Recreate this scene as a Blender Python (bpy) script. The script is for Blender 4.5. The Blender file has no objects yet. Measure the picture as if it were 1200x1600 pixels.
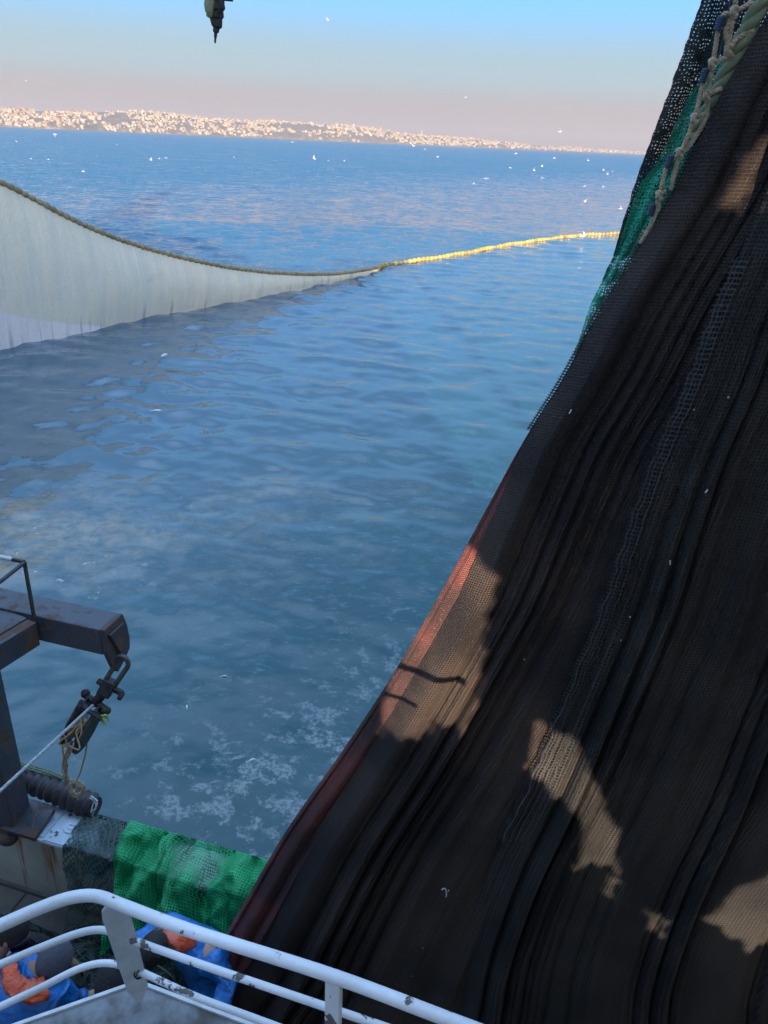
import bpy, bmesh, math, random
import numpy as np
from mathutils import Vector, Matrix, noise
from mathutils.geometry import tessellate_polygon
random.seed(7); rng = np.random.default_rng(7)
R = math.radians
scn = bpy.context.scene
COL = scn.collection

# ------------------------------------------------------------------ camera, sky, sun, exposure
PITCH, ROLL, CAMZ = R(25.7), R(2.58), 7.5
_r = Vector((1, 0, 0)); _u = Vector((0, math.sin(PITCH), math.cos(PITCH))); FW = Vector((0, math.cos(PITCH), -math.sin(PITCH)))
RT = _r*math.cos(ROLL) + _u*math.sin(ROLL); UP = -_r*math.sin(ROLL) + _u*math.cos(ROLL)
CP = Vector((0, 0, CAMZ))
cam = bpy.data.cameras.new('camera'); co = bpy.data.objects.new('camera', cam); COL.objects.link(co)
m3 = Matrix((RT, UP, -FW)).transposed()
co.matrix_world = Matrix.Translation(CP) @ m3.to_4x4()
cam.sensor_fit = 'VERTICAL'; cam.sensor_height = 36; cam.sensor_width = 27; cam.lens = 27
cam.clip_start = 0.05; cam.clip_end = 60000
scn.camera = co

SUN_EL = R(10.0); SUN_TRAVEL = Vector((-0.10, 1.0, 0)).normalized()
SD = Vector((SUN_TRAVEL.x*math.cos(SUN_EL), SUN_TRAVEL.y*math.cos(SUN_EL), -math.sin(SUN_EL)))   # way the light travels
sl = bpy.data.lights.new('sun', 'SUN'); sl.energy = 5.0; sl.angle = R(0.5); sl.color = (1.0, 0.80, 0.58)
so = bpy.data.objects.new('sun', sl); COL.objects.link(so)
so.rotation_euler = SD.to_track_quat('-Z', 'Y').to_euler(); so.location = (0, -20, 30)

w = bpy.data.worlds.new('World'); scn.world = w; w.use_nodes = True
nt = w.node_tree; nt.nodes.clear()
out = nt.nodes.new('ShaderNodeOutputWorld'); bg = nt.nodes.new('ShaderNodeBackground'); bg.inputs['Strength'].default_value = 0.15
sky = nt.nodes.new('ShaderNodeTexSky'); sky.sky_type = 'NISHITA'; sky.sun_disc = False
sky.sun_elevation = SUN_EL; sky.sun_rotation = math.atan2(-SD.x, -SD.y); sky.air_density = 1.0; sky.dust_density = 0.6; sky.ozone_density = 2.0
# smog layer: the band above the sea is a dull pinkish grey that clears to blue higher up
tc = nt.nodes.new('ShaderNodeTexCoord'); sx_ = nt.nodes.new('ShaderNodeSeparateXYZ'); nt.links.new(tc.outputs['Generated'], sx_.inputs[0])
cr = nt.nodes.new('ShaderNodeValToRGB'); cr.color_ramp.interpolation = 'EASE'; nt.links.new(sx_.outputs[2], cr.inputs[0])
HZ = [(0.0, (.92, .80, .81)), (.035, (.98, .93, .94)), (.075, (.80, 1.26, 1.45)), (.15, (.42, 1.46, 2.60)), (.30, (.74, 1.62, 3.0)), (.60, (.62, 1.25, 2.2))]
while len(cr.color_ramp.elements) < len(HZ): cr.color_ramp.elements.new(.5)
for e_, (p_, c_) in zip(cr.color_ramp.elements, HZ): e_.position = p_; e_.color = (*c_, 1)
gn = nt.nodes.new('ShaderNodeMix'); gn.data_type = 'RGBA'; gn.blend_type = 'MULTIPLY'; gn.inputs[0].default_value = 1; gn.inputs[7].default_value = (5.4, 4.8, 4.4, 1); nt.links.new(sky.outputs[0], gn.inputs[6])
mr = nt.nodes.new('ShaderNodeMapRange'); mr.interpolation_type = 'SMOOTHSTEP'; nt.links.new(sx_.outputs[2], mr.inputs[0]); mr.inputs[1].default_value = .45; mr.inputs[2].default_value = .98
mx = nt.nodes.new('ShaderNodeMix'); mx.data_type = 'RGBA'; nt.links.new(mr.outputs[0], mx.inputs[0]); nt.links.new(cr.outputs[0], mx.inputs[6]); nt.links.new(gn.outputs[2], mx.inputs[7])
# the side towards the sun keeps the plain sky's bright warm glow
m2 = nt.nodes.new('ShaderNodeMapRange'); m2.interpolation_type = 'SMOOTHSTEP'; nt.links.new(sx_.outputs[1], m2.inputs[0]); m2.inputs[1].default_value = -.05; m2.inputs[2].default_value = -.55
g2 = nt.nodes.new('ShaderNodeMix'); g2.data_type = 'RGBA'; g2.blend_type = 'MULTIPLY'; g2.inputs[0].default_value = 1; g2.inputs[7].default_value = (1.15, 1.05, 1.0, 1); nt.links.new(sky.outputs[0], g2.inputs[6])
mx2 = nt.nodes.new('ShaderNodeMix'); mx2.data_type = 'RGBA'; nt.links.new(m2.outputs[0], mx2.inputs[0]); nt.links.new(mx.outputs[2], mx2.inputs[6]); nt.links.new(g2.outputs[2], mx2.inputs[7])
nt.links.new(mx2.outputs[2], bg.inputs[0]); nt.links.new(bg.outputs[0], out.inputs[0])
scn.view_settings.view_transform = 'Standard'; scn.view_settings.look = 'None'; scn.view_settings.gamma = 1.0
scn.view_settings.exposure = 1.76

# ------------------------------------------------------------------ helpers
def ray(u, v): return RT*((u-600)/1200) - UP*((v-800)/1200) + FW
def atz(u, v, z=0.0): k = ray(u, v); return CP + k*((z-CAMZ)/k.z)
def aty(u, v, y): k = ray(u, v); return CP + k*(y/k.y)
EX = Vector((0.9654, -0.2607, 0)); EN = Vector((0.2607, 0.9654, 0)); EO = Vector((-2.24, 4.48, 0))
def S(a, b, z): return EO + EX*a + EN*b + Vector((0, 0, z))       # along the bulwark, outboard, up

def tag(o, label=None, cat=None, group=None, kind=None):
    if label: o['label'] = label
    if cat: o['category'] = cat
    if group: o['group'] = group
    if kind: o['kind'] = kind
    return o
def empty(name, loc=(0, 0, 0)):
    o = bpy.data.objects.new(name, None); COL.objects.link(o); o.location = loc; o.empty_display_size = 0.1
    return o
def link(name, me, parent=None):
    o = bpy.data.objects.new(name, me); COL.objects.link(o)
    if parent is not None:
        o.parent = parent
        par = parent; off = Vector((0, 0, 0))
        while par is not None: off += par.location; par = par.parent
        o.location = -off
    return o
class MB:
    """collects shapes into one mesh"""
    def __init__(s): s.v = []; s.f = []; s.m = []; s.uv = {}
    def add(s, vs, fs, mi=0, uvs=None):
        b = len(s.v); s.v += [tuple(p) for p in vs]
        for k, f in enumerate(fs):
            s.f.append(tuple(b+i for i in f)); s.m.append(mi)
        if uvs is not None:
            for i, q in enumerate(uvs): s.uv[b+i] = q
    def box(s, c, sx, sy, sz, ax=Vector((1, 0, 0)), ay=Vector((0, 1, 0)), az=Vector((0, 0, 1)), mi=0):
        c = Vector(c); vs = [c + ax*(i*sx/2) + ay*(j*sy/2) + az*(k*sz/2) for i in (-1, 1) for j in (-1, 1) for k in (-1, 1)]
        s.add(vs, [(0, 1, 3, 2), (4, 6, 7, 5), (0, 4, 5, 1), (2, 3, 7, 6), (0, 2, 6, 4), (1, 5, 7, 3)], mi)
    def tube(s, pts, rad, n=10, mi=0, closed=False, caps=True):
        pts = [Vector(p) for p in pts]; N = len(pts)
        rads = rad if isinstance(rad, (list, tuple)) else [rad]*N
        ref = None; vs = []; uvs = []; dist = 0
        for i, p in enumerate(pts):
            if closed: t = pts[(i+1) % N]-pts[i-1]
            else: t = pts[min(i+1, N-1)]-pts[max(i-1, 0)]
            t.normalize()
            if ref is None:
                ref = Vector((0, 0, 1)) if abs(t.z) < .9 else Vector((1, 0, 0))
            ref = (ref - t*ref.dot(t)).normalized(); bn = t.cross(ref)
            if i: dist += (pts[i]-pts[i-1]).length
            for k in range(n):
                a = 2*math.pi*k/n
                vs.append(p + (ref*math.cos(a) + bn*math.sin(a))*rads[i]); uvs.append((k/n, dist))
        fs = []
        for i in range(N if closed else N-1):
            for k in range(n):
                a = i*n+k; b = i*n+(k+1) % n; c = ((i+1) % N)*n+(k+1) % n; d = ((i+1) % N)*n+k
                fs.append((a, b, c, d))
        if caps and not closed:
            fs.append(tuple(range(n-1, -1, -1))); fs.append(tuple((N-1)*n+k for k in range(n)))
        s.add(vs, fs, mi, uvs)
    def rope(s, pts, rad, pitch=None, strands=3, n=6, mi=0, step=None):
        pts = resample(pts, step or rad*0.7); pitch = pitch or rad*7
        ref = None; dist = 0; chains = [[] for _ in range(strands)]
        for i, p in enumerate(pts):
            t = (pts[min(i+1, len(pts)-1)]-pts[max(i-1, 0)]).normalized()
            if ref is None: ref = Vector((0, 0, 1)) if abs(t.z) < .9 else Vector((1, 0, 0))
            ref = (ref - t*ref.dot(t)).normalized(); bn = t.cross(ref)
            if i: dist += (p-pts[i-1]).length
            for k in range(strands):
                a = 2*math.pi*(dist/pitch + k/strands)
                chains[k].append(p + (ref*math.cos(a)+bn*math.sin(a))*rad*.5)
        for c in chains: s.tube(c, rad*.56, n, mi)
    def ball(s, c, rx, ry=None, rz=None, mi=0, nu=12, nv=8, rot=None):
        ry = ry or rx; rz = rz or rx; c = Vector(c); vs = [] ; fs = []
        for j in range(nv+1):
            th = math.pi*j/nv
            for i in range(nu):
                ph = 2*math.pi*i/nu
                q = Vector((rx*math.sin(th)*math.cos(ph), ry*math.sin(th)*math.sin(ph), rz*math.cos(th)))
                if rot is not None: q = rot @ q
                vs.append(c+q)
        for j in range(nv):
            for i in range(nu):
                fs.append((j*nu+i, (j+1)*nu+i, (j+1)*nu+(i+1) % nu, j*nu+(i+1) % nu))
        s.add(vs, fs, mi)
    def prism(s, outline, off, mi=0):
        off = Vector(off); n = len(outline); vs = [Vector(p) for p in outline] + [Vector(p)+off for p in outline]
        s.add(vs, [tuple(range(n-1, -1, -1)), tuple(range(n, 2*n))] + [(i, (i+1) % n, n+(i+1) % n, n+i) for i in range(n)], mi)
    def build(s, name, mats, parent=None, smooth=True, bevel=0):
        me = bpy.data.meshes.new(name); me.from_pydata(s.v, [], s.f)
        for m in (mats if isinstance(mats, (list, tuple)) else [mats]): me.materials.append(m)
        me.polygons.foreach_set('material_index', s.m)
        if s.uv:
            ul = me.uv_layers.new(name='UVMap'); li = np.zeros(len(me.loops), dtype=np.int32); me.loops.foreach_get('vertex_index', li)
            arr = np.zeros((len(s.v), 2)); 
            for i, q in s.uv.items(): arr[i] = q
            ul.data.foreach_set('uv', arr[li].ravel())
        bm = bmesh.new(); bm.from_mesh(me); bmesh.ops.recalc_face_normals(bm, faces=bm.faces); bm.to_mesh(me); bm.free()
        me.polygons.foreach_set('use_smooth', [smooth]*len(me.polygons))
        if smooth: 
            try: me.set_sharp_from_angle(angle=R(40))
            except Exception: pass
        o = link(name, me, parent)
        if bevel:
            b = o.modifiers.new('bevel', 'BEVEL'); b.width = bevel; b.segments = 2; b.limit_method = 'ANGLE'
        return o
def resample(pts, step):
    pts = [Vector(p) for p in pts]; d = [0.0]
    for i in range(1, len(pts)): d.append(d[-1]+(pts[i]-pts[i-1]).length)
    n = max(2, int(d[-1]/step)+1); res = []; j = 0
    for k in range(n):
        t = d[-1]*k/(n-1)
        while j < len(d)-2 and d[j+1] < t: j += 1
        f = (t-d[j])/max(1e-9, d[j+1]-d[j]); res.append(pts[j].lerp(pts[j+1], f))
    return res
def smooth_path(pts, n=8):
    pts = [Vector(p) for p in pts]; P = [pts[0]*2-pts[1]]+pts+[pts[-1]*2-pts[-2]]; o = []
    for i in range(1, len(P)-2):
        for k in range(n):
            t = k/n; a, b, c, d = P[i-1], P[i], P[i+1], P[i+2]
            o.append(0.5*((2*b)+(c-a)*t+(2*a-5*b+4*c-d)*t*t+(3*b-a-3*c+d)*t**3))
    o.append(P[-2]); return o
def grid_mesh(name, P, mats, parent=None, UV=None, smooth=True, attr=None):
    """P: (rows, cols, 3) array -> one sheet"""
    nr, nc, _ = P.shape; me = bpy.data.meshes.new(name)
    idx = np.arange(nr*nc).reshape(nr, nc)
    q = np.stack([idx[:-1, :-1], idx[:-1, 1:], idx[1:, 1:], idx[1:, :-1]], -1).reshape(-1, 4)
    me.vertices.add(nr*nc); me.vertices.foreach_set('co', P.reshape(-1).astype(np.float32))
    me.loops.add(q.size); me.loops.foreach_set('vertex_index', q.ravel().astype(np.int32))
    me.polygons.add(len(q)); me.polygons.foreach_set('loop_start', np.arange(0, q.size, 4, dtype=np.int32))
    me.polygons.foreach_set('use_smooth', np.full(len(q), smooth))
    me.update(calc_edges=True)
    if UV is not None:
        ul = me.uv_layers.new(name='UVMap'); ul.data.foreach_set('uv', UV.reshape(-1, 2)[q.ravel()].astype(np.float32).ravel())
    for k, arr in (attr or {}).items():
        a = me.attributes.new(k, 'FLOAT', 'POINT'); a.data.foreach_set('value', arr.ravel().astype(np.float32))
    for m in (mats if isinstance(mats, (list, tuple)) else [mats]): me.materials.append(m)
    me.validate()
    return link(name, me, parent)

# ------------------------------------------------------------------ materials
class NT:
    def __init__(s, name):
        s.m = bpy.data.materials.new(name); s.m.use_nodes = True; s.t = s.m.node_tree
        s.b = s.t.nodes['Principled BSDF']; s.o = s.t.nodes['Material Output']
    def n(s, typ, **kw):
        x = s.t.nodes.new('ShaderNode'+typ)
        for k, v in kw.items():
            if k.startswith('i_'):
                key = k[2:].replace('_', ' '); 
                x.inputs[int(key) if key.isdigit() else key].default_value = v
            else: setattr(x, k, v)
        return x
    def l(s, a, b): s.t.links.new(a, b)
    def math(s, op, a, b=None, c=None, clamp=False):
        x = s.n('Math', operation=op, use_clamp=clamp)
        for i, q in enumerate((a, b, c)):
            if q is None: continue
            if isinstance(q, (int, float)): x.inputs[i].default_value = q
            else: s.l(q, x.inputs[i])
        return x.outputs[0]
    def mix(s, f, a, b):
        x = s.n('Mix', data_type='RGBA')
        for i, q in ((0, f), (6, a), (7, b)):
            if isinstance(q, (int, float)): x.inputs[i].default_value = q
            elif isinstance(q, tuple): x.inputs[i].default_value = (*q[:3], 1)
            else: s.l(q, x.inputs[i])
        return x.outputs[2]
    def coord(s, which='Object'): return s.n('TexCoord').outputs[which]
    def mapping(s, vec, scale=(1, 1, 1), rot=(0, 0, 0), loc=(0, 0, 0)):
        x = s.n('Mapping'); s.l(vec, x.inputs[0]); x.inputs['Scale'].default_value = scale; x.inputs['Rotation'].default_value = rot; x.inputs['Location'].default_value = loc
        return x.outputs[0]
    def noise(s, vec, scale, detail=4, rough=.55, dist=0):
        x = s.n('TexNoise'); s.l(vec, x.inputs['Vector']); x.inputs['Scale'].default_value = scale; x.inputs['Detail'].default_value = detail
        x.inputs['Roughness'].default_value = rough; x.inputs['Distortion'].default_value = dist
        return x.outputs[0]
    def ramp(s, f, a, b, lo=0., hi=1.):
        x = s.n('MapRange', interpolation_type='SMOOTHSTEP'); s.l(f, x.inputs[0])
        for i, q in enumerate((a, b, lo, hi)): x.inputs[i+1].default_value = q
        return x.outputs[0]
    def bump(s, h, dist=.01, strength=1., normal=None):
        x = s.n('Bump'); x.inputs['Strength'].default_value = strength; x.inputs['Distance'].default_value = dist; s.l(h, x.inputs['Height'])
        if normal is not None: s.l(normal, x.inputs['Normal'])
        return x.outputs[0]
    def set(s, **kw):
        for k, v in kw.items():
            i = s.b.inputs[k.replace('_', ' ')]
            if isinstance(v, (int, float)): i.default_value = v
            elif isinstance(v, tuple): i.default_value = (*v[:3], 1)
            else: s.l(v, i)
        return s

def plain(name, c, rough=.6, var=.25, scale=8, metal=0, bump=.002, spec=None, c2=None):
    k = NT(name); v = k.coord(); f = k.noise(v, scale, 5)
    c2 = c2 or tuple(x*(1-var) for x in c)
    k.set(Base_Color=k.mix(k.ramp(f, .35, .65), c, c2), Roughness=rough, Metallic=metal, Normal=k.bump(k.noise(v, scale*4, 4), bump))
    if spec is not None: k.b.inputs['Specular IOR Level'].default_value = spec
    return k.m
def worn(name, paint, rust=(.12, .045, .02), amount=.42, scale=5, rough=.5, edge=.03):
    k = NT(name); v = k.coord(); f = k.noise(v, scale, 8, .65); g = k.noise(v, 2.3, 4)
    msk = k.ramp(f, amount-edge, amount+edge, 1, 0)
    base = k.mix(k.ramp(g, .3, .7), paint, tuple(x*.72 for x in paint))
    k.set(Base_Color=k.mix(msk, base, rust), Roughness=k.mix(msk, (rough,)*3, (.85,)*3), Normal=k.bump(k.math('SUBTRACT', k.noise(v, 40, 3), msk), .003))
    return k.m
def oilskin(name, c):
    k = NT(name); v = k.coord(); f = k.noise(v, 7, 6, .6, .6)
    k.set(Base_Color=k.mix(k.ramp(f, .3, .7), c, tuple(x*.6 for x in c)), Roughness=.28, Normal=k.bump(f, .05)); k.b.inputs['Coat Weight'].default_value = .4
    return k.m
def net_mat(name, thread, hole, cell, width=.3, alpha=None, noise_amt=0, thread2=None, rough=.5, bump=.004, diamond=False, layer_noise=None, sheen=0, slack=.25, spec=.5, thin=None):
    """knotted mesh drawn from the sheet's own UV (in metres)"""
    k = NT(name); uv = k.coord('UV'); vv = k.coord()
    wob = k.n('TexNoise'); k.l(uv, wob.inputs['Vector']); wob.inputs['Scale'].default_value = .35/cell; wob.inputs['Detail'].default_value = 2
    va = k.n('VectorMath', operation='MULTIPLY_ADD'); k.l(wob.outputs['Color'], va.inputs[0]); va.inputs[1].default_value = (cell*slack*2,)*3; k.l(uv, va.inputs[2])
    vec = k.mapping(va.outputs[0], (1/cell,)*3, (0, 0, R(45) if diamond else 0))
    sp = k.n('SeparateXYZ'); k.l(vec, sp.inputs[0])
    def line(c):
        f = k.math('FRACT', c); d = k.math('ABSOLUTE', k.math('SUBTRACT', f, .5)); return k.math('SUBTRACT', 0.5, d)   # 0 at the thread
    dx, dy = line(sp.outputs[0]), line(sp.outputs[1])
    d = k.math('MINIMUM', dx, dy)
    kn = k.math('MULTIPLY', k.math('SQRT', k.math('ADD', k.math('MULTIPLY', dx, dx), k.math('MULTIPLY', dy, dy))), .6)
    d = k.math('MINIMUM', d, kn)
    msk = k.ramp(d, width*.35, width*.65, 1, 0)
    big = k.noise(vv, 1.7, 4); fine = k.noise(vv, 60, 3)
    t2 = thread2 or tuple(x*.55 for x in thread)
    tcol = k.mix(k.ramp(big, .38, .62), thread, t2); tcol = k.mix(k.ramp(fine, .62, .8), tcol, tuple(min(1, x*1.9) for x in thread))  # brightest threads: glitter put into the colour by fine noise
    k.set(Base_Color=k.mix(msk, hole, tcol), Roughness=rough, Normal=k.bump(k.math('ADD', k.math('ADD', msk, k.math('MULTIPLY', fine, .5)), k.math('MULTIPLY', k.noise(vv, 260, 2), 1.1)), bump))
    gl_ = k.noise(vv, 330, 2); tcol = k.mix(k.ramp(gl_, .665, .72), tcol, tuple(min(.4, x*6) for x in thread)); k.set(Base_Color=k.mix(msk, hole, tcol)); k.b.inputs['Specular IOR Level'].default_value = spec  # tiny bright flecks in the thread colour stand in for sun glitter
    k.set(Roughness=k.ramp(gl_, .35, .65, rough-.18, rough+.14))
    if sheen: k.b.inputs['Sheen Weight'].default_value = sheen
    if alpha is not None:
        a = msk
        if layer_noise:
            sc, lo, hi = layer_noise
            ly = k.ramp(k.noise(vv, sc, 4, .6), lo, hi)
            if thin is not None:      # a spot where only one layer lies over what is under it
                ds = k.n('VectorMath', operation='DISTANCE'); k.l(vv, ds.inputs[0]); ds.inputs[1].default_value = thin[0]
                ly = k.math('MULTIPLY', ly, k.ramp(ds.outputs['Value'], thin[1]*.7, thin[1]*1.3))
            a = k.math('MAXIMUM', a, ly)
        k.set(Alpha=k.math('ADD', k.math('MULTIPLY', a, 1-alpha), alpha))
    return k.m

M = {}
M['white_paint'] = worn('white_paint', (.74, .74, .76), (.12, .11, .105), .385, 10, .42, .010)
M['bracket'] = plain('bracket_paint', (.50, .52, .53), .5, .2, 12)
M['grey_deck'] = worn('grey_deck_paint', (.24, .25, .26), (.085, .075, .065), .45, 3.2, .6, .10)
M['edge_white'] = plain('edge_white', (.62, .62, .62), .5, .2, 14)
M['black_steel'] = worn('black_steel', (.052, .054, .068), (.085, .045, .028), .43, 6, .38, .06)
M['rusty_steel'] = worn('rusty_steel', (.045, .042, .046), (.10, .05, .03), .46, 9, .6, .08)
M['blue_white'] = worn('blue_white', (.50, .58, .66), (.11, .06, .04), .355, 8, .55, .02)
M['dark_iron'] = plain('dark_iron', (.045, .038, .036), .42, .4, 18, .5, .004)
M['iron_edge'] = plain('iron_edge', (.12, .10, .09), .4, .4, 20, .6, .003)
M['sheave'] = plain('sheave', (.42, .34, .23), .32, .4, 14, .7)
M['hemp'] = plain('hemp_rope', (.46, .33, .19), .85, .35, 40, 0, .002)
M['wire'] = plain('wire_rope', (.42, .45, .47), .4, .25, 60, .3, .001)
M['hose'] = plain('hose_rubber', (.042, .032, .036), .5, .3, 8)
M['green_rope'] = plain('green_rope', (.17, .19, .115), .85, .35, 30, 0, .004, c2=(.13, .17, .09))
M['tan_rope'] = plain('tan_rope', (.42, .34, .23), .85, .35, 50, 0, .003)
M['blue_twine'] = plain('blue_twine', (.02, .05, .09), .7, .3, 40)
M['lime'] = plain('lime_twine', (.35, .50, .05), .7, .4, 40)
M['white_twine'] = plain('white_twine', (.62, .62, .62), .7, .2, 40)
M['skin'] = plain('skin', (.42, .22, .15), .5, .15, 20, 0, .001)
M['hair'] = plain('dark_hair', (.012, .010, .009), .55, .4, 60, 0, .006)
M['cap'] = plain('cap_wool', (.085, .085, .11), .9, .25, 50, 0, .003)
M['black_cloth'] = plain('black_cloth', (.016, .016, .018), .85, .3, 14, 0, .01)
M['blue_oilskin'] = oilskin('blue_oilskin', (.013, .19, .60))
M['orange_oilskin'] = oilskin('orange_oilskin', (.80, .10, .025))
M['shoe'] = plain('shoe_leather', (.105, .062, .052), .55, .3, 24)
M['hull'] = worn('hull_paint', (.09, .12, .17), (.13, .06, .03), .36, 2, .5)
M['blocker_dark'] = plain('blocker_dark', (.07, .07, .07), .9, .2, 4)  # dark matte tone of the unseen pieces added for shade

M['bounce_pale'] = plain('bounce_pale', (.72, .72, .70), .5, .12, 3)  # pale tone put on the unseen screen to bounce light
def mk_bulwark():
    k = NT('bulwark_inner'); v = k.coord(); f = k.noise(v, 3, 6); st = k.noise(k.mapping(v, (5.5, 5.5, .45)), 1, 5, .6)
    base = k.mix(k.ramp(f, .3, .7), (.44, .40, .33), (.33, .30, .25))
    k.set(Base_Color=k.mix(k.ramp(st, .53, .61), base, (.24, .085, .025)), Roughness=.65, Normal=k.bump(f, .01)); return k.m
M['bulwark'] = mk_bulwark()
def mk_deck():
    k = NT('deck_planks'); v = k.coord(); mp = k.mapping(v, (1, 1, 1), (0, 0, R(15.1)))
    br = k.n('TexBrick'); k.l(mp, br.inputs['Vector']); br.inputs['Scale'].default_value = 1; br.inputs['Brick Width'].default_value = .62; br.inputs['Row Height'].default_value = .40
    br.inputs['Mortar Size'].default_value = .012; br.inputs['Color1'].default_value = (.20, .17, .145, 1); br.inputs['Color2'].default_value = (.15, .13, .115, 1); br.inputs['Mortar'].default_value = (.04, .035, .03, 1)
    f = k.noise(v, 5, 6)
    k.set(Base_Color=k.mix(k.ramp(f, .4, .75), br.outputs[0], (.09, .085, .08)), Roughness=.55, Normal=k.bump(br.outputs['Fac'], .006, 1)); return k.m
M['deck'] = mk_deck()
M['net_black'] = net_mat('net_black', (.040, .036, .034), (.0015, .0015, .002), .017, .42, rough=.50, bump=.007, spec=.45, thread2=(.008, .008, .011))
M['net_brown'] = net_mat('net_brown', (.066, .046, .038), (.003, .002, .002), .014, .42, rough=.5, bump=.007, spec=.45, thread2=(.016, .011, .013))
M['net_red'] = net_mat('net_red', (.25, .066, .055), (.014, .007, .008), .012, .45, rough=.5, bump=.005, thread2=(.055, .024, .024))
M['net_open'] = net_mat('net_open', (.035, .028, .03), (.03, .02, .02), .013, .5, alpha=.0, rough=.8, bump=.005)
M['net_fringe'] = net_mat('net_fringe', (.050, .048, .052), (.01, .01, .012), .022, .38, alpha=0.0, rough=.45, bump=.006)
M['net_dark_open'] = net_mat('net_dark_open', (.014, .020, .022), (.008, .01, .011), .012, .74, alpha=0, rough=.8, slack=1.2, layer_noise=(16, .46, .54), thread2=(.008, .014, .015))
M['net_green_open'] = net_mat('net_green_open', (.018, .42, .25), (.010, .16, .10), .013, .50, alpha=0, rough=.7, slack=1.2, layer_noise=(16, .47, .56), thread2=(.010, .24, .15))
M['net_green'] = net_mat('net_green', (.02, .60, .20), (.006, .19, .07), .024, .34, alpha=.0, rough=.5, slack=.6, thread2=(.012, .40, .13), layer_noise=(3.0, .28, .40), thin=(S(1.0, -.18, 2.55), .26))
M['net_teal'] = net_mat('net_teal', (.020, .075, .085), (.006, .018, .022), .05, .30, alpha=.25, rough=.6, diamond=True, slack=.4, thread2=(.05, .07, .03), layer_noise=(5, .45, .55))
M['net_pile'] = net_mat('net_pile', (.07, .105, .085), (.006, .012, .012), .06, .28, rough=.7, diamond=True, slack=.9, bump=.02, thread2=(.03, .06, .05))
M['pile_twine'] = plain('pile_twine', (.14, .19, .14), .8, .5, 12, c2=(.06, .10, .08))

def mk_seine(name, c, c2):
    k = NT(name); v = k.coord(); uv = k.coord('UV'); f = k.noise(v, .35, 5, .6); g = k.noise(k.mapping(uv, (2.2, .25, 1)), 1, 6, .65); h = k.noise(v, 14, 3)
    su_ = k.n('SeparateXYZ'); k.l(uv, su_.inputs[0]); low_ = k.ramp(su_.outputs[1], 1.3 if 'lower' in name else .9, 0.05, 0, 1)
    c_ = k.mix(k.ramp(f, .3, .7), c, c2); c_ = k.mix(k.math('MULTIPLY', k.ramp(h, .35, .7), .35), c_, tuple(x*.75 for x in c)); cl = k.noise(k.mapping(uv, (3.2, .18, 1), (0, 0, R(14))), 1, 4, .6); c_ = k.mix(k.math('MULTIPLY', k.ramp(cl, .56, .64, 0, .75), low_), c_, tuple(x*.45 for x in c)); sm = k.noise(k.mapping(uv, (.5, .8, 1)), 1, 5, .6); c_ = k.mix(k.ramp(sm, .62, .75, 0, .35), c_, tuple(x*.6 for x in c))
    k.set(Base_Color=c_, Roughness=.85, Normal=k.bump(k.math('ADD', g, k.math('MULTIPLY', h, .3)), .07), Alpha=k.ramp(g, .3, .7, .80, .95)); return k.m
M['seine'] = mk_seine('seine_net', (.70, .63, .49), (.63, .57, .45))
M['seine_low'] = mk_seine('seine_net_lower', (.74, .66, .64), (.64, .57, .57))
M['float'] = plain('float_yellow', (.42, .27, .025), .55, .35, 3, 0, .002, c2=(.46, .32, .11))
_t = M['float'].node_tree; _hs = _t.nodes.new('ShaderNodeHueSaturation'); _oi = _t.nodes.new('ShaderNodeObjectInfo'); _mr = _t.nodes.new('ShaderNodeMapRange'); _t.links.new(_oi.outputs['Random'], _mr.inputs[0]); _mr.inputs[3].default_value = .55; _mr.inputs[4].default_value = 1.15
_b = _t.nodes['Principled BSDF']; _t.links.new(_b.inputs['Base Color'].links[0].from_socket, _hs.inputs['Color']); _t.links.new(_mr.outputs[0], _hs.inputs['Value']); _t.links.new(_hs.outputs[0], _b.inputs['Base Color'])
M['cork'] = plain('float_rope', (.27, .23, .13), .8, .4, 4, 0, .01)
M['gull_white'] = plain('gull_white', (.52, .51, .49), .8, .1, 20)
M['gull_grey'] = plain('gull_grey', (.17, .175, .19), .8, .1, 20)
M['gull_black'] = plain('gull_black', (.03, .03, .03), .8, .1, 20)
M['beak'] = plain('beak', (.5, .3, .05), .5, .1, 20)
M['fish'] = plain('fish', (.65, .64, .60), .35, .2, 30)

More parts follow.
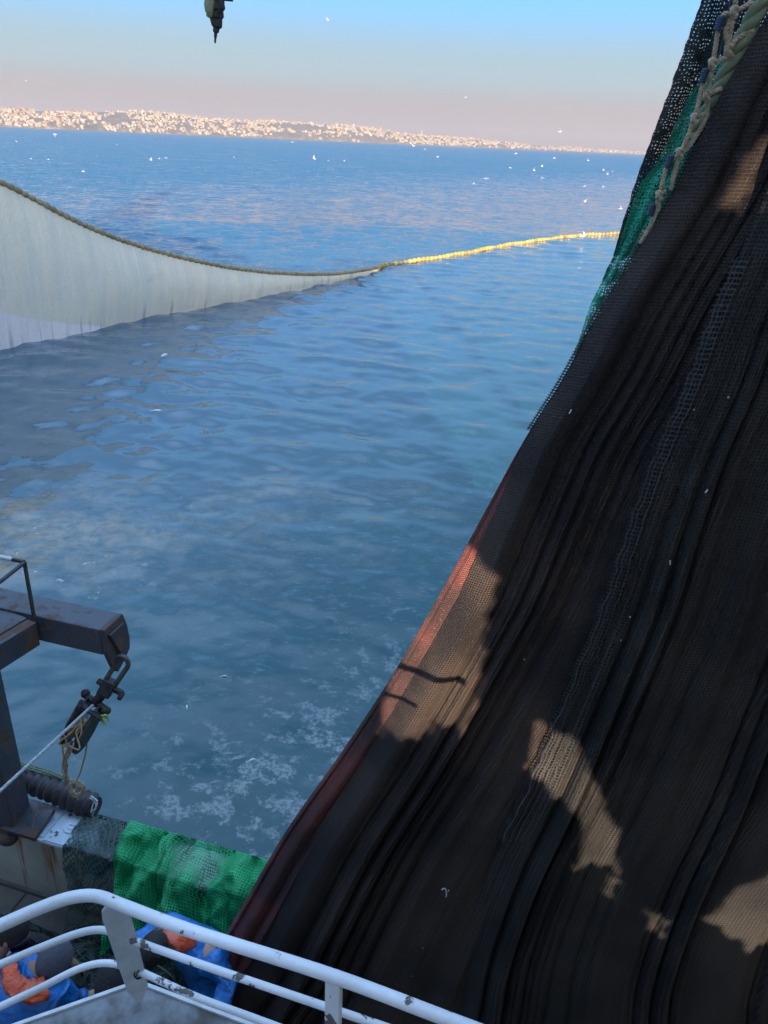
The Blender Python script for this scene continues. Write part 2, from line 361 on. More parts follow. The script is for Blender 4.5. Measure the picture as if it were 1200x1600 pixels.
# ------------------------------------------------------------------ setting: water
def mk_water():
    k = NT('sea_water'); v = k.coord()
    sp = k.n('SeparateXYZ'); k.l(v, sp.inputs[0]); X, Y = sp.outputs[0], sp.outputs[1]
    G = k.math('SUBTRACT', Y, k.math('MULTIPLY', X, 1.55)); far = k.ramp(G, 40, 75)                                       # calm inside the ring of net, rougher outside
    n1 = k.noise(k.mapping(v, (.75, .85, 1), (0, 0, R(8))), 1, 4, .6, .3)
    n2 = k.noise(k.mapping(v, (2.0, 2.4, 1), (0, 0, R(-6))), 1, 3, .6, .2)
    n3 = k.noise(v, 9, 3)
    n0 = k.noise(k.mapping(v, (.07, .16, 1), (0, 0, R(4))), 1, 3, .6)
    amp = k.math('MULTIPLY_ADD', far, .9, k.ramp(G, 0, 40, .05, .09))
    h = k.math('ADD', k.math('MULTIPLY', n1, k.math('MULTIPLY', amp, .30)), k.math('MULTIPLY', n2, k.math('MULTIPLY', amp, .12)))
    h = k.math('ADD', h, k.math('MULTIPLY', n3, k.math('MULTIPLY', amp, .012)))
    h = k.math('ADD', h, k.math('MULTIPLY', n0, k.math('MULTIPLY', far, .5)))
    # scum and scales on the surface: clotted flecks close in, a pale slick towards the white net
    def gauss(cx, cy, rx, ry):
        a = k.math('DIVIDE', k.math('SUBTRACT', X, cx), rx); b = k.math('DIVIDE', k.math('SUBTRACT', Y, cy), ry)
        return k.math('EXPONENT', k.math('MULTIPLY', k.math('ADD', k.math('MULTIPLY', a, a), k.math('MULTIPLY', b, b)), -1))
    warp = k.n('VectorMath', operation='MULTIPLY_ADD'); wn = k.n('TexNoise'); k.l(v, wn.inputs[0]); wn.inputs['Scale'].default_value = .8; wn.inputs['Detail'].default_value = 3
    k.l(wn.outputs['Color'], warp.inputs[0]); warp.inputs[1].default_value = (.4, .4, 0); k.l(v, warp.inputs[2]); wv = warp.outputs[0]
    fk = k.noise(k.mapping(wv, (2.1, 2.6, 1), (0, 0, R(30))), 1, 8, .70, .1)
    near = k.math('ADD', gauss(-1.2, 6.6, 3.0, 2.6), k.math('MULTIPLY', gauss(1.2, 9.5, 2.5, 3.5), .6), clamp=True)
    flecks = k.math('MULTIPLY', k.ramp(k.math('ADD', fk, k.math('MULTIPLY', near, .12)), .60, .67), k.math('MULTIPLY', near, k.ramp(k.noise(v, 17, 6, .7), .38, .56, .15, .8)))
    fine = k.noise(k.mapping(wv, (3.2, 6, 1), (0, 0, R(20))), 1, 7, .72)
    z2 = k.math('ADD', gauss(-1.0, 11.5, 4.0, 5.0), gauss(2.5, 14, 3, 6), clamp=True)
    flecks2 = k.math('MULTIPLY', k.ramp(fine, .52, .72), k.math('MULTIPLY', z2, .45))
    sl = k.noise(k.mapping(wv, (.55, .8, 1)), 1, 10, .72)
    slick_zone = k.math('ADD', gauss(-7.2, 13.6, 3.2, 2.6), k.math('MULTIPLY', gauss(-2.5, 16.0, 4.0, 2.8), .4), clamp=True)
    slick = k.math('MULTIPLY', k.ramp(k.math('ADD', sl, k.math('MULTIPLY', slick_zone, .12)), .46, .66), k.math('MULTIPLY', slick_zone, k.ramp(k.noise(v, 3.2, 9, .68), .36, .62, .16, .50)))
    clots = k.math('MULTIPLY', k.ramp(fk, .60, .66), gauss(-7.2, 12.6, 2.2, 1.6))
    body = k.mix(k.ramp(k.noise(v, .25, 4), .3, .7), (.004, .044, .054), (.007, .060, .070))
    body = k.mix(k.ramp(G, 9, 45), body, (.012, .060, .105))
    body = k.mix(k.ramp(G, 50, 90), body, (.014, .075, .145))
    c = k.mix(flecks, body, (.20, .235, .24)); c = k.mix(flecks2, c, (.15, .21, .25))
    c = k.mix(slick, c, (.40, .29, .175)); c = k.mix(clots, c, (.55, .56, .55))
    f = k.math('ADD', flecks, k.math('ADD', slick, clots), clamp=True)
    # ripples too small for the mesh: random facet slopes, steeper outside the net
    def slopes(scale, rot, amp_):
        t = k.n('TexNoise'); k.l(k.mapping(v, scale, (0, 0, R(rot))), t.inputs[0]); t.inputs['Scale'].default_value = 1; t.inputs['Detail'].default_value = 3; t.inputs['Roughness'].default_value = .6
        d = k.n('VectorMath', operation='SUBTRACT'); k.l(t.outputs['Color'], d.inputs[0]); d.inputs[1].default_value = (.5, .5, .5)
        m = k.n('VectorMath', operation='MULTIPLY'); k.l(d.outputs[0], m.inputs[0]); m.inputs[1].default_value = (amp_*.7, amp_, 0); return m.outputs[0]
    def vadd(a, b): x = k.n('VectorMath', operation='ADD'); k.l(a, x.inputs[0]); k.l(b, x.inputs[1]); return x.outputs[0]
    def vscale(a, f_): x = k.n('VectorMath', operation='SCALE'); k.l(a, x.inputs[0]); k.l(f_, x.inputs['Scale']); return x.outputs[0]
    sv = vadd(vadd(slopes((.85, .80, 1), 12, 1.3), slopes((.24, .24, 1), 12, .7)), slopes((2.7, 2.5, 1), -8, 1.1))
    patch = k.ramp(k.noise(k.mapping(v, (.012, .035, 1), (0, 0, R(-3))), 1, 4, .6), .3, .7, .65, 1.15)
    sv = vscale(sv, k.math('MULTIPLY', patch, k.math('MULTIPLY_ADD', far, .85, k.ramp(G, 0, 45, .08, .14))))
    bn = k.bump(k.math('ADD', h, k.math('MULTIPLY', f, .004)), 1.0)
    # far out only the near faces of the waves show
    tl_ = k.n('CombineXYZ'); k.l(k.math('MULTIPLY', k.ramp(G, 52, 250), -.36), tl_.inputs[1])
    nn_ = k.n('VectorMath', operation='NORMALIZE'); k.l(vadd(vadd(bn, sv), tl_.outputs[0]), nn_.inputs[0])
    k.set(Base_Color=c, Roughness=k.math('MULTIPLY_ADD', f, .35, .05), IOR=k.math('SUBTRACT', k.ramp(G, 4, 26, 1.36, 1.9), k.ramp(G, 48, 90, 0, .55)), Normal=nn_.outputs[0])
    k.b.inputs['Specular IOR Level'].default_value = .5
    return k.m
M['water'] = mk_water()
def build_water():
    na = 820
    r = np.concatenate([[0.0], np.geomspace(1.5, 7.9, 70), np.geomspace(8, 80, 460), np.geomspace(81, 14000, 110)]); a = np.linspace(0, 2*np.pi, na+1)
    # finer towards the side looked at
    a = np.pi/2 + (np.linspace(-1, 1, na+1)*0.45 + 0.55*np.linspace(-1, 1, na+1)**3)*np.pi
    RR, AA = np.meshgrid(r, a, indexing='ij'); X = RR*np.cos(AA); Y = RR*np.sin(AA); Z = np.zeros_like(X)
    sp = np.where(RR < 80, RR*.0055, RR*.05) + .02
    g = np.random.default_rng(3)
    for i in range(120):
        L = float(np.exp(g.uniform(np.log(.34), np.log(4)))); th = R(78) + g.normal()*R(42)
        A = .0050*L**.9*g.uniform(.5, 1.2); ph = g.uniform(0, 6.28)
        k = 2*np.pi/L; fade = np.clip((L/sp-2.5)/3, 0, 1)
        calm = .19 + .52*np.clip((Y-1.55*X)/45, 0, 1) + .25*np.clip((Y-1.55*X-42)/30, 0, 1)
        Z += A*fade*calm*np.sin(k*(X*np.cos(th)+Y*np.sin(th))+ph)
    o = grid_mesh('sea_water', np.stack([X, Y, Z], -1), M['water']); tag(o, kind='structure'); return o
build_water()

# ------------------------------------------------------------------ setting: far shore with its town
UR = [-500, 0, 100, 250, 400, 480, 560, 600, 640, 720, 780, 850, 930, 1000, 1150]
HR = [24, 26, 30, 33, 28, 28.5, 27, 22, 16, 14.5, 11, 6.5, 4.5, 2.6, 1.2]
def Dof(u): return 3400 + 2.6*max(0, u-100) + 0.0035*max(0, u-500)**2
def shore(u):
    D = Dof(u); k = ray(u, 198+.0425*u); return Vector((k.x/k.y*D, D, 0))
def ridge_h(u):
    D = Dof(u)+500; p = shore(u); hp = float(np.interp(u, UR, HR)); return hp*D/1200*.62
def hill_pt(u, t):
    """t 0 at the shore, 1 at the ridge, 2 behind it"""
    D = Dof(u); D2 = D + 520*t; p = shore(u); s = D2/D
    H = ridge_h(u)*s
    z = H*(math.sin(min(t, 1)*math.pi/2)**.8 if t <= 1 else 1-.5*(t-1)**1.5)
    x, y = p.x*s, p.y*s
    n = noise.fractal(Vector((x*.003, y*.003, 0)), 1, 2, 5)
    z = z*(1+.12*n*min(1, t*2)) + (.0 if t < .02 else 3)
    return Vector((x, y, z if t > 0 else -2))
def build_hills():
    us = np.linspace(-500, 1150, 220); ts = np.concatenate([[0, .02], np.linspace(.06, 2, 26)])
    P = np.array([[list(hill_pt(u, t)) for u in us] for t in ts])
    k = NT('hillside'); v = k.coord(); f = k.noise(v, .012, 6, .65); g = k.noise(v, .05, 4)
    c = k.mix(k.ramp(f, .35, .65), (.12, .092, .082), (.06, .062, .052)); c = k.mix(k.ramp(g, .5, .7), c, (.24, .19, .155))
    k.set(Base_Color=c, Roughness=.95)
    tag(grid_mesh('hills', P, k.m), kind='structure')
build_hills()
M['house_wall'] = [plain('house_wall_white', (.31, .285, .25), .8, .1, .05), plain('house_wall_cream', (.26, .20, .145), .8, .15, .05), plain('house_wall_pink', (.27, .17, .13), .8, .15, .05), plain('house_wall_grey', (.17, .155, .15), .8, .15, .05)]
M['house_roof'] = plain('house_roof', (.30, .13, .08), .85, .3, .05)
M['house_glass'] = plain('house_glass', (.06, .07, .08), .2, .3, .05)
def house_mesh(kind, wd, dp, ht, mi):
    b = MB(); b.box((0, 0, ht/2-2), wd, dp, ht+4, mi=0)
    if kind == 0:     # hipped roof
        o = .6; vs = [(-wd/2-o, -dp/2-o, ht), (wd/2+o, -dp/2-o, ht), (wd/2+o, dp/2+o, ht), (-wd/2-o, dp/2+o, ht), (-wd*.2, 0, ht+2.8), (wd*.2, 0, ht+2.8)]
        b.add(vs, [(0, 1, 5, 4), (2, 3, 4, 5), (1, 2, 5), (3, 0, 4), (3, 2, 1, 0)], 1)
    else:             # flat roof with parapet and stair head
        b.box((0, 0, ht+.35), wd+.5, dp+.5, .7, mi=0); b.box((wd*.15, dp*.1, ht+1.7), wd*.3, dp*.3, 2.2, mi=0)
    for fl in range(int(ht//3)):
        for q in range(max(2, int(wd//3.5))):
            x = -wd/2 + wd*(q+.5)/max(2, int(wd//3.5)); b.box((x, -dp/2-.02, 1.7+fl*3), 1.3, .25, 1.4, mi=2)
    return b, [M['house_wall'][mi], M['house_roof'], M['house_glass']]
kinds = [(0, 13, 11, 7, 0), (0, 16, 12, 9, 1), (1, 14, 12, 12, 0), (1, 22, 13, 15, 1), (0, 12, 10, 6, 2), (1, 18, 12, 9, 0), (0, 18, 13, 10, 0), (1, 12, 12, 16, 3)]
protos = [house_mesh(*k) for k in kinds]
def build_town():
    spots = []; g = random.Random(11); tries = 0
    while len(spots) < 2700 and tries < 70000:
        tries += 1
        u = g.uniform(-120, 1040); t = g.random()**1.15*1.02+.015
        bare = noise.fractal(Vector((u*.018, t*2.2, 3.3)), 1, 2, 3)
        bare += .5*noise.noise(Vector((u*.09, t*7, 1.7)))
        if bare < -.24 + (.28 if t > .82 and u < 330 else 0): continue
        if 420 < u < 620 and t < .22 and g.random() < .85: continue
        p = hill_pt(u, t); ki = g.choices(range(8), (5, 5, 5, 2, 3, 4, 4, 1))[0]
        s = g.uniform(.42, .95)
        ok = True
        for q in spots[-400:]:
            if abs(q[0].x-p.x) < 8 and abs(q[0].y-p.y) < 11: ok = False; break
        if ok: spots.append((p, ki, s, g.uniform(-.5, .5), u))
    size = lambda q: kinds[q[1]][1]*kinds[q[1]][3]*q[2]**2/q[0].y**2*(1 if 0 < q[4] < 985 else .0001)
    spots.sort(key=size, reverse=True)
    meshes = []
    for pm, ms in protos:
        me = bpy.data.meshes.new('house'); me.from_pydata(pm.v, [], pm.f); me.polygons.foreach_set('material_index', pm.m)
        for m in ms: me.materials.append(m)
        meshes.append(me)
    names = ['small white house with a red hipped roof', 'cream house with a red hipped roof', 'white flat roofed block', 'wide cream apartment block', 'pinkish house with a red roof', 'low white flat roofed building', 'large white house with a red roof', 'grey flat roofed tower block']
    for p, ki, s, rz, u in spots[:300]:
        o = bpy.data.objects.new('house', meshes[ki]); COL.objects.link(o); o.location = p; o.rotation_euler = (0, 0, rz); o.scale = (s, s, s*.85)
        tag(o, names[ki] + ' in the town on the far shore', 'house', 'houses of the town across the water: ' + names[ki])
    b = MB(); mats = M['house_wall'] + [M['house_roof'], M['house_glass']]
    for p, ki, s, rz, u in spots[300:]:
        pm, _ = protos[ki]; c, sn = math.cos(rz), math.sin(rz); base = len(b.v)
        b.v += [(p.x+(x*c-y*sn)*s, p.y+(x*sn+y*c)*s, p.z+z*s) for x, y, z in pm.v]
        b.f += [tuple(base+i for i in f) for f in pm.f]; b.m += [(kinds[ki][4], 4, 5)[q] for q in pm.m]
    o = b.build('distant_town', mats, smooth=False)
    tag(o, 'crowd of tiny pale houses covering the far hillside', 'town', kind='stuff')
    # two landmarks that stand up out of the roofs
    b = MB(); p = hill_pt(658, .75); b.tube([p-Vector((0, 0, 3)), p+Vector((0, 0, 26))], 4.0, 10); b.tube([p+Vector((0, 0, 26)), p+Vector((0, 0, 38))], [3.6, .3], 10); b.tube([p+Vector((0, 0, 20)), p+Vector((0, 0, 21.5))], 5.6, 10)
    tag(b.build('minaret', M['house_wall'][0]), 'slender pale tower standing above the roofs of the far town', 'tower')
build_town()

# ------------------------------------------------------------------ the boat under the camera
boat = empty('fishing_boat', S(0, -2, 1.5)); tag(boat, 'working deck and bulwark of the fishing boat in the foreground, rust streaked', 'boat')
def poly_plate(pts, zt, th): 
    b = MB(); b.prism([(p.x, p.y, zt) for p in pts], (0, 0, -th)); return b
deckp = [S(-14, -.10, 0), S(9, -.10, 0), S(9, -9, 0), S(-14, -9, 0)]
poly_plate(deckp, 1.5, .12).build('deck', M['deck'], boat, False)
b = MB(); b.box(S(-2.5, -.095, 1.98), 23, .012, 1.03, EX, EN); bul = b.build('bulwark', M['bulwark'], boat, False)
b = MB()
for q in range(-11, 9):
    if q in (-1, 0): continue
    b.prism([S(q*1.05+.2, -.101, 2.47), S(q*1.05+.2, -.30, 2.47), S(q*1.05+.2, -.101, 1.55)], EX*.012)
b.build('bulwark_stay', M['bulwark'], bul, False)
b = MB(); b.box(S(-2.5, -.165, 2.485), 23, .33, .03, EX, EN); b.build('cap_rail', M['blue_white'], bul, True, .006)
b = MB(); b.box(S(-.02, -.17, 2.505), .40, .30, .008, EX, EN); b.box(S(-.27, -.17, 2.504), .07, .26, .006, EX, EN)
for rr, hh in ((.075, .010), (.045, .016)):
    b.tube([S(-.08, -.14, 2.509), S(-.08, -.14, 2.509+hh)], rr, 20)
b.tube([S(-.095, -.14, 2.526), S(-.095, -.14, 2.534)], .012, 8); b.tube([S(-.065, -.14, 2.526), S(-.065, -.14, 2.534)], .012, 8)
for q in (-.18, .15): 
    for r_ in (-.05, -.28): b.tube([S(q, r_, 2.509), S(q, r_, 2.52)], .009, 6)
b.build('cap_plate', M['blue_white'], bul)
b = MB(); b.box(S(1.0, -.17, 2.501), .42, .29, .004, EX, EN); b.build('cap_plate', M['white_paint'], bul)
b = MB(); b.box(S(-2.5, -.03, 1.1), 23, .10, 2.6, EX, EN); b.box(S(-2.5, -9.0, .6), 23, .1, 1.7, EX, EN); b.box(S(9, -4.5, .6), .1, 8.8, 1.7, EX, EN); b.box(S(-14, -4.5, .6), .1, 8.8, 1.7, EX, EN)
b.build('hull', M['hull'], boat, False)
# upper platform: its corner points at the sea
c0 = Vector((-.775, 1.665, 0)); ld = Vector((-.33, -.15, 0)).normalized(); rd = Vector((.955, -.29, 0)).normalized()
pl = [c0+ld*3.2, c0, c0+rd*1.5, c0+rd*1.5+Vector((-.3, -3.0, 0)), c0+ld*3.2+Vector((1, -2.2, 0))]
plat = poly_plate(pl, 4.85, .06).build('platform', M['grey_deck'], boat, False)
b = MB()
for A, B in ((c0+ld*3.2, c0), (c0, c0+rd*1.5)):
    dv = (B-A).normalized(); nn = Vector((-dv.y, dv.x, 0)); b.box((A+B)/2+nn*.005+Vector((0, 0, 4.842)), (B-A).length, .012, .035, dv, nn)
b.build('edge_lip', M['edge_white'], plat, False)
b = MB()
for q in (c0+ld*2.9+rd*.5, c0+rd*1.2-Vector((0, .5, 0))): b.tube([(q.x, q.y, 1.5), (q.x, q.y, 4.79)], .05, 12)
b.build('platform_pillar', M['white_paint'], plat)

# ---- unseen screen behind, added to shade deck and net; holes shaped for sun patches
NETY = lambda v: 2.95 + .48*max(0, min(1, (v+250)/1900))
WY = -2.5
def to_wall(u, v, dy):
    p = aty(u, v, NETY(v)+dy); k = (WY-p.y)/SD.y; q = p+SD*k; return (q.x, q.z)
holes = [
 [(735, 858), (775, 900), (752, 1010), (740, 1090), (722, 1135), (690, 1120), (655, 1150), (622, 1140), (590, 1162), (606, 1085), (640, 1005), (690, 925)],
 [(850, 1150), (905, 1165), (940, 1245), (952, 1300), (912, 1290), (868, 1252), (832, 1222)],
 [(942, 1262), (968, 1300), (965, 1362), (935, 1350), (898, 1360), (912, 1310)],
 [(955, 1372), (968, 1376), (958, 1402), (945, 1398)],
 [(1008, 1425), (1040, 1432), (1034, 1458), (1012, 1452)],
 [(1105, 1445), (1150, 1392), (1215, 1362), (1265, 1375), (1260, 1440), (1215, 1480), (1165, 1482)],
 [(1125, 318), (1160, 255), (1205, 195), (1200, 262), (1160, 335)],
]
outer = [(-34, 1.5), (3.9, 1.5), (3.9, 9.45), (-3.5, 9.45), (-3.5, 9.9), (-6, 10.8), (-8.5, 11.9), (-34, 13.5)]
def scallop(h):                    # lobed lower edges, shaped to give the sun patches scalloped bottoms
    o_ = []
    for i in range(len(h)):
        a, b_ = Vector(h[i]), Vector(h[(i+1) % len(h)]); d_ = b_-a; n_ = max(1, int(d_.length/9)); low = d_.x < 0
        L_ = random.uniform(26, 48) if low else 70; A_ = random.uniform(8, 19) if low else 2.5; nv = Vector((d_.y, -d_.x)).normalized(); k_ = max(1, round(d_.length/L_))
        for q in range(n_):
            f = q/n_; o_.append(tuple(a+d_*f - nv*(A_*(abs(math.sin(math.pi*k_*f))-.35) if d_.length > 25 else 0)))
    return o_
holes = [scallop(h) for h in holes]
hw = [[to_wall(*q, dy) for q in h] for h, dy in zip(holes, (-.068, -.358, -.375, -.411, -.450, -.536, -.063))]
def inside(x, z, pg):
    c = np.zeros(np.shape(x), bool); n_ = len(pg)
    for q in range(n_):
        (x0, z0), (x1, z1) = pg[q], pg[q-1]
        if z0 != z1: c ^= ((z0 > z) != (z1 > z)) & (x < (x1-x0)*(z-z0)/(z1-z0)+x0)
    return c
def roof(x): return np.interp(x, [-34, -8.5, -6, -3.5, 3.9], [13.5, 11.9, 10.8, 9.6, 9.45])  # top edge of the unseen screen, stepped to set how far its shade reaches
gx = np.concatenate([np.linspace(-34, .3, 60), np.arange(.32, 3.9, .02), [3.9]]); gz = np.concatenate([np.linspace(1.5, 3.4, 6), np.arange(3.42, 9.0, .02)])
vs = []; fs = []; nx_ = len(gx); nz_ = len(gz)
for z_ in gz: vs += [(x_, WY, z_) for x_ in gx]
vs += [(x_, WY, float(roof(x_))) for x_ in gx]
cx, cz = np.meshgrid((gx[1:]+gx[:-1])/2, (gz[1:]+gz[:-1])/2); hol = np.zeros(cx.shape, bool)
for pg in hw: hol |= inside(cx, cz, pg)
for j in range(nz_):
    for i in range(nx_-1):
        if j == nz_-1 or not hol[j, i]: fs.append((j*nx_+i, j*nx_+i+1, (j+1)*nx_+i+1, (j+1)*nx_+i))
me = bpy.data.meshes.new('shade_screen'); me.from_pydata(vs, [], fs); me.materials.append(M['blocker_dark']); me.materials.append(M['bounce_pale'])
for p_ in me.polygons:
    if p_.center.x < .2: p_.material_index = 1        # pale left part added to bounce light onto the bulwark; dark to the right
scr = link('shade_screen', me, boat); sm = scr.modifiers.new('thick', 'SOLIDIFY'); sm.thickness = .02; sm.offset = 0
b = MB(); b.box((3.75, -.1, 9.5), 5.3, 4.8, .06); b.build('shade_roof', M['blocker_dark'], boat, False)  # unseen overhang added to darken the foot of the hanging net
b = MB(); b.box((6.4, -.1, 5.5), .04, 4.8, 7.9); b.build('shade_wall', M['blocker_dark'], boat, False)  # unseen wall added to block sky light from the right
b = MB()
for x in (-9, -3.5, 3.85): b.tube([(x, WY-.12, 1.5), (x, WY-.12, 9.4 if x > -4 else 11.5)], .05, 10)
b.build('deckhouse_post', M['white_paint'], boat)

# ------------------------------------------------------------------ guard rail round the platform
rail = empty('guard_railing', (-.78, 1.6, 4.85)); tag(rail, 'white painted three bar guard railing with chipped paint at the near platform edge', 'railing')
def railbar(name, z, rad, pts, extend=True):
    P = [atz(u, v, z) for u, v in pts]
    P = [P[0]+(P[0]-P[1])*6] + P + [P[-1]+(P[-1]-P[-2])*1.1]
    b = MB(); b.tube(resample(smooth_path(P, 10), .02), rad, 16); return b.build(name, M['white_paint'], rail)
railbar('top_rail', 5.4, .0190, [(0, 1446), (50, 1424), (105, 1404), (150, 1400), (195, 1416), (300, 1455), (520, 1525), (720, 1600)])
railbar('middle_rail', 5.2, .0120, [(0, 1507), (60, 1482), (120, 1459), (160, 1453), (196, 1465), (300, 1502), (520, 1577)])
railbar('lower_rail', 5.02, .0115, [(0, 1573), (60, 1545), (125, 1513), (170, 1505), (218, 1518), (300, 1555), (400, 1592)])
# flat leaning plate that carries the corner
tp = atz(180, 1412, 5.385); bt = atz(213, 1566, 4.86)
ax = (tp-bt); ln = ax.length; ax.normalize(); wd = Vector((.93, .30, .05)); wd = (wd-ax*wd.dot(ax)).normalized(); nn = ax.cross(wd)
b = MB(); ol = []
for f, l_, r_ in ((0, .006, .018), (.15, -.020, .046), (.55, -.034, .042), (.90, -.044, .036), (.96, -.042, .034), (1.0, -.028, .026)):
    ol.append((f, l_, r_))
out_ = [bt+ax*(f*ln)+wd*l_ for f, l_, r_ in ol] + [bt+ax*(f*ln)+wd*r_ for f, l_, r_ in reversed(ol)]
b.prism([p-nn*.006 for p in out_], nn*.012); b.build('post', M['bracket'], rail, False, .003)
pT = atz(522, 1528, 5.39); b = MB(); b.box((pT.x, pT.y, 5.12), .045, .03, .52, rd, Vector((-rd.y, rd.x, 0))); b.build('post', M['white_paint'], rail, False, .004)
pT = Vector((-1.06-.9, 1.47-.38, 0)); b = MB(); b.box((pT.x, pT.y, 5.12), .045, .03, .52, rd, Vector((-rd.y, rd.x, 0))); b.build('post', M['white_paint'], rail, False, .004)
tw = atz(216, 1516, 5.02); b = MB(); pts = []
for i in range(26):
    a = i*.55; pts.append(tw + Vector((.02*math.cos(a)*.3+.004*math.sin(i), .022*math.cos(a), .022*math.sin(a))) + rd*(i*.0006))
b.tube(pts, .0022, 6)
b.tube(smooth_path([tw+Vector((.01, .02, .02)), tw+Vector((.03, .05, .05)), tw+Vector((.05, .03, .03)), tw+Vector((.06, .05, 0))]), .0025, 6)
b.build('wire_tie', M['black_cloth'], rail)

# ------------------------------------------------------------------ steel arm, post and handrail over the side
gan = empty('steel_davit', S(-.55, -.2, 2.5)); tag(gan, 'black painted steel box beam arm on a post above the bulwark', 'davit')
z4 = 4.6; bfar = Vector((-1.74, 4.29, 0)); bdir = Vector((-2.65+1.74, 4.54-4.29, 0)).normalized(); bn_ = Vector((-bdir.y, bdir.x, 0)); bn_ = bn_ if bn_.y > 0 else -bn_
b = MB(); L = 3.2; b.box(bfar+bdir*L/2-bn_*.105+Vector((0, 0, z4-.10)), L, .21, .20, bdir, bn_); b.build('beam', M['black_steel'], gan, False, .008)
b = MB(); e0 = bfar-bn_*.105   # thick rusty end plate with an eye
ol = []
for q, zz in ((-.105, 0), (.105, 0), (.135, -.10), (.15, -.22), (.135, -.30), (.05, -.36), (-.02, -.39), (-.06, -.33), (-.10, -.20)):
    ol.append(e0+bn_*q+Vector((0, 0, z4+zz+.003)))
b.prism(ol, -bdir*.035); b.prism([p-bdir*.036+(e0+Vector((0, 0, z4-.2))-p)*.25 for p in ol[:6]], -bdir*.02); b.build('end_plate', M['rusty_steel'], gan, False, .006)
b = MB()                       # inboard arm carrying the walkway
a0 = Vector((-2.24, 4.17, 0)); a1 = Vector((-2.30, 3.81, 0)); ad = Vector((-.42, -.91, 0)).normalized(); an = Vector((-ad.y, ad.x, 0))
an = an if an.x < 0 else -an
L = 1.6; b.box(a0+ad*(L/2)+an*.04+Vector((0, 0, z4-.11)), L, .08, .18, ad, an); b.build('arm', M['black_steel'], gan, False, .006)
b = MB(); b.prism([a0+an*.085+Vector((0, 0, z4-.015)), a0+an*1.4+bdir*.1+Vector((0, .05, z4-.015)), a0+an*1.4+ad*1.3+Vector((0, 0, z4-.015)), a0+an*.085+ad*1.5+Vector((0, 0, z4-.015))], (0, 0, -.02)); b.build('walkway_plate', M['black_steel'], gan, False)
b = MB(); b.box((-2.86, 4.42, 3.5), .20, .20, 2.0, bdir, bn_); b.build('post', M['black_steel'], gan, False, .008)
b = MB(); bp = S(-.42, -.22, 2.54); b.box(bp, .30, .26, .05, EX, (EN+Vector((0, 0, .25))).normalized(), Vector((0, -.2, 1)).normalized()); b.build('base_plate', M['black_steel'], gan, False, .006)
b = MB(); b.box(S(-.62, -.27, 2.46), .22, .16, .14, EX, EN); b.ball(S(-.55, -.33, 2.42), .08, .07, .06); b.build('base_block', M['rusty_steel'], gan, True, .01)
b = MB(); hp0 = Vector((-2.275, 4.22, z4)); hp1 = Vector((-2.64, 4.82, z4)); h1 = aty(27, 890, 4.28)
hb = aty(38, 878, 4.33); hl = aty(-60, 858, 4.55); hm = aty(0, 909, 4.0); hm2 = aty(-80, 965, 3.4)
b.tube([hp0, hb], .013, 10); b.tube([hb, hl], .013, 10); b.tube([hb+Vector((0, 0, -.005)), hm, hm2], .013, 10); b.build('handrail', M['dark_iron'], gan)
b = MB(); b.tube([hb+(hl-hb)*.18, hb+(hl-hb)*.55], .0145, 10); b.build('paint_band', M['edge_white'], gan.children[-1])

# pulley block hanging off the end plate, hauled inboard by its wire
blk = empty('pulley_block', aty(190, 1030, 4.12)); tag(blk, 'black steel snatch block with a pale sheave hanging from the beam end', 'pulley')
A0 = aty(188, 1040, 4.13); A1 = aty(169, 1072, 4.10); A2 = aty(150, 1095, 4.08); A3 = aty(113, 1165, 3.98)
bx = (A3-A2).normalized(); by = (RT*.93+FW*-.2+UP*.1); by = (by-bx*by.dot(bx)).normalized(); bz = bx.cross(by)
b = MB()                       # bow shackle
sh = []
s0 = aty(192, 1028, 4.16); sx = (A1-s0).normalized(); sy = (RT-sx*RT.dot(sx)).normalized()
for i in range(25):
    a = math.pi*(i/24)*1.45-.35; sh.append(s0+sx*(.045-.055*math.sin(a))+sy*(.055*math.cos(a)))
LS = (A1-s0).length; sh = [s0+sx*LS+sy*.035]+sh+[s0+sx*LS-sy*.035]
b.tube(sh, .017, 10); b.build('shackle', M['iron_edge'], blk)
b = MB(); b.box(A1+sx*.01, .12, .09, .08, sx, sy, sx.cross(sy)); b.tube([A1+sx*.02, A2+bx*.03], [.036, .03], 12); b.tube([A1-sy*.08+sx*.0, A1+sy*.11], .022, 12); b.tube([A1+sy*.09+sx*.02, A1+sy*.12+sx*.02], .032, 12); b.build('swivel', M['dark_iron'], blk, True, .01)
def cheek(off, th):
    ol = []; L = (A3-A2).length*1.02
    for t, h in ((0, .030), (.1, .055), (.3, .075), (.62, .088), (.85, .080), (1.0, .055), (1.06, .02)): ol.append(A2+bx*(t*L)+bz*h)
    for t, h in ((1.06, -.02), (1.0, -.055), (.85, -.080), (.62, -.088), (.3, -.075), (.1, -.055), (0, -.030)): ol.append(A2+bx*(t*L)+bz*h)
    b = MB(); b.prism([p+by*off for p in ol], by*th); return b
cheek(-.060, .016).build('cheek_plate', M['dark_iron'], blk, False, .004); cheek(.040, .020).build('cheek_plate', M['dark_iron'], blk, False, .004)
b = MB()
for o_ in (-.066, .064):
    b.tube([A2+by*o_+bx*.02+bz*.07, A2+by*o_+bx*.20+bz*.088, A2+by*o_+bx*(A3-A2).length+bz*.05], .010, 8)
b.build('cheek_rib', M['iron_edge'], blk)
b = MB(); sc_ = A2+bx*((A3-A2).length*.62); pf = [(-.036, .095), (-.03, .10), (-.015, .075), (0, .068), (.015, .075), (.03, .10), (.036, .095)]
vs = []; n = 28
for o_, r_ in pf:
    for i in range(n):
        a = 2*math.pi*i/n; vs.append(sc_+by*o_+bx*(r_*math.cos(a))+bz*(r_*math.sin(a)))
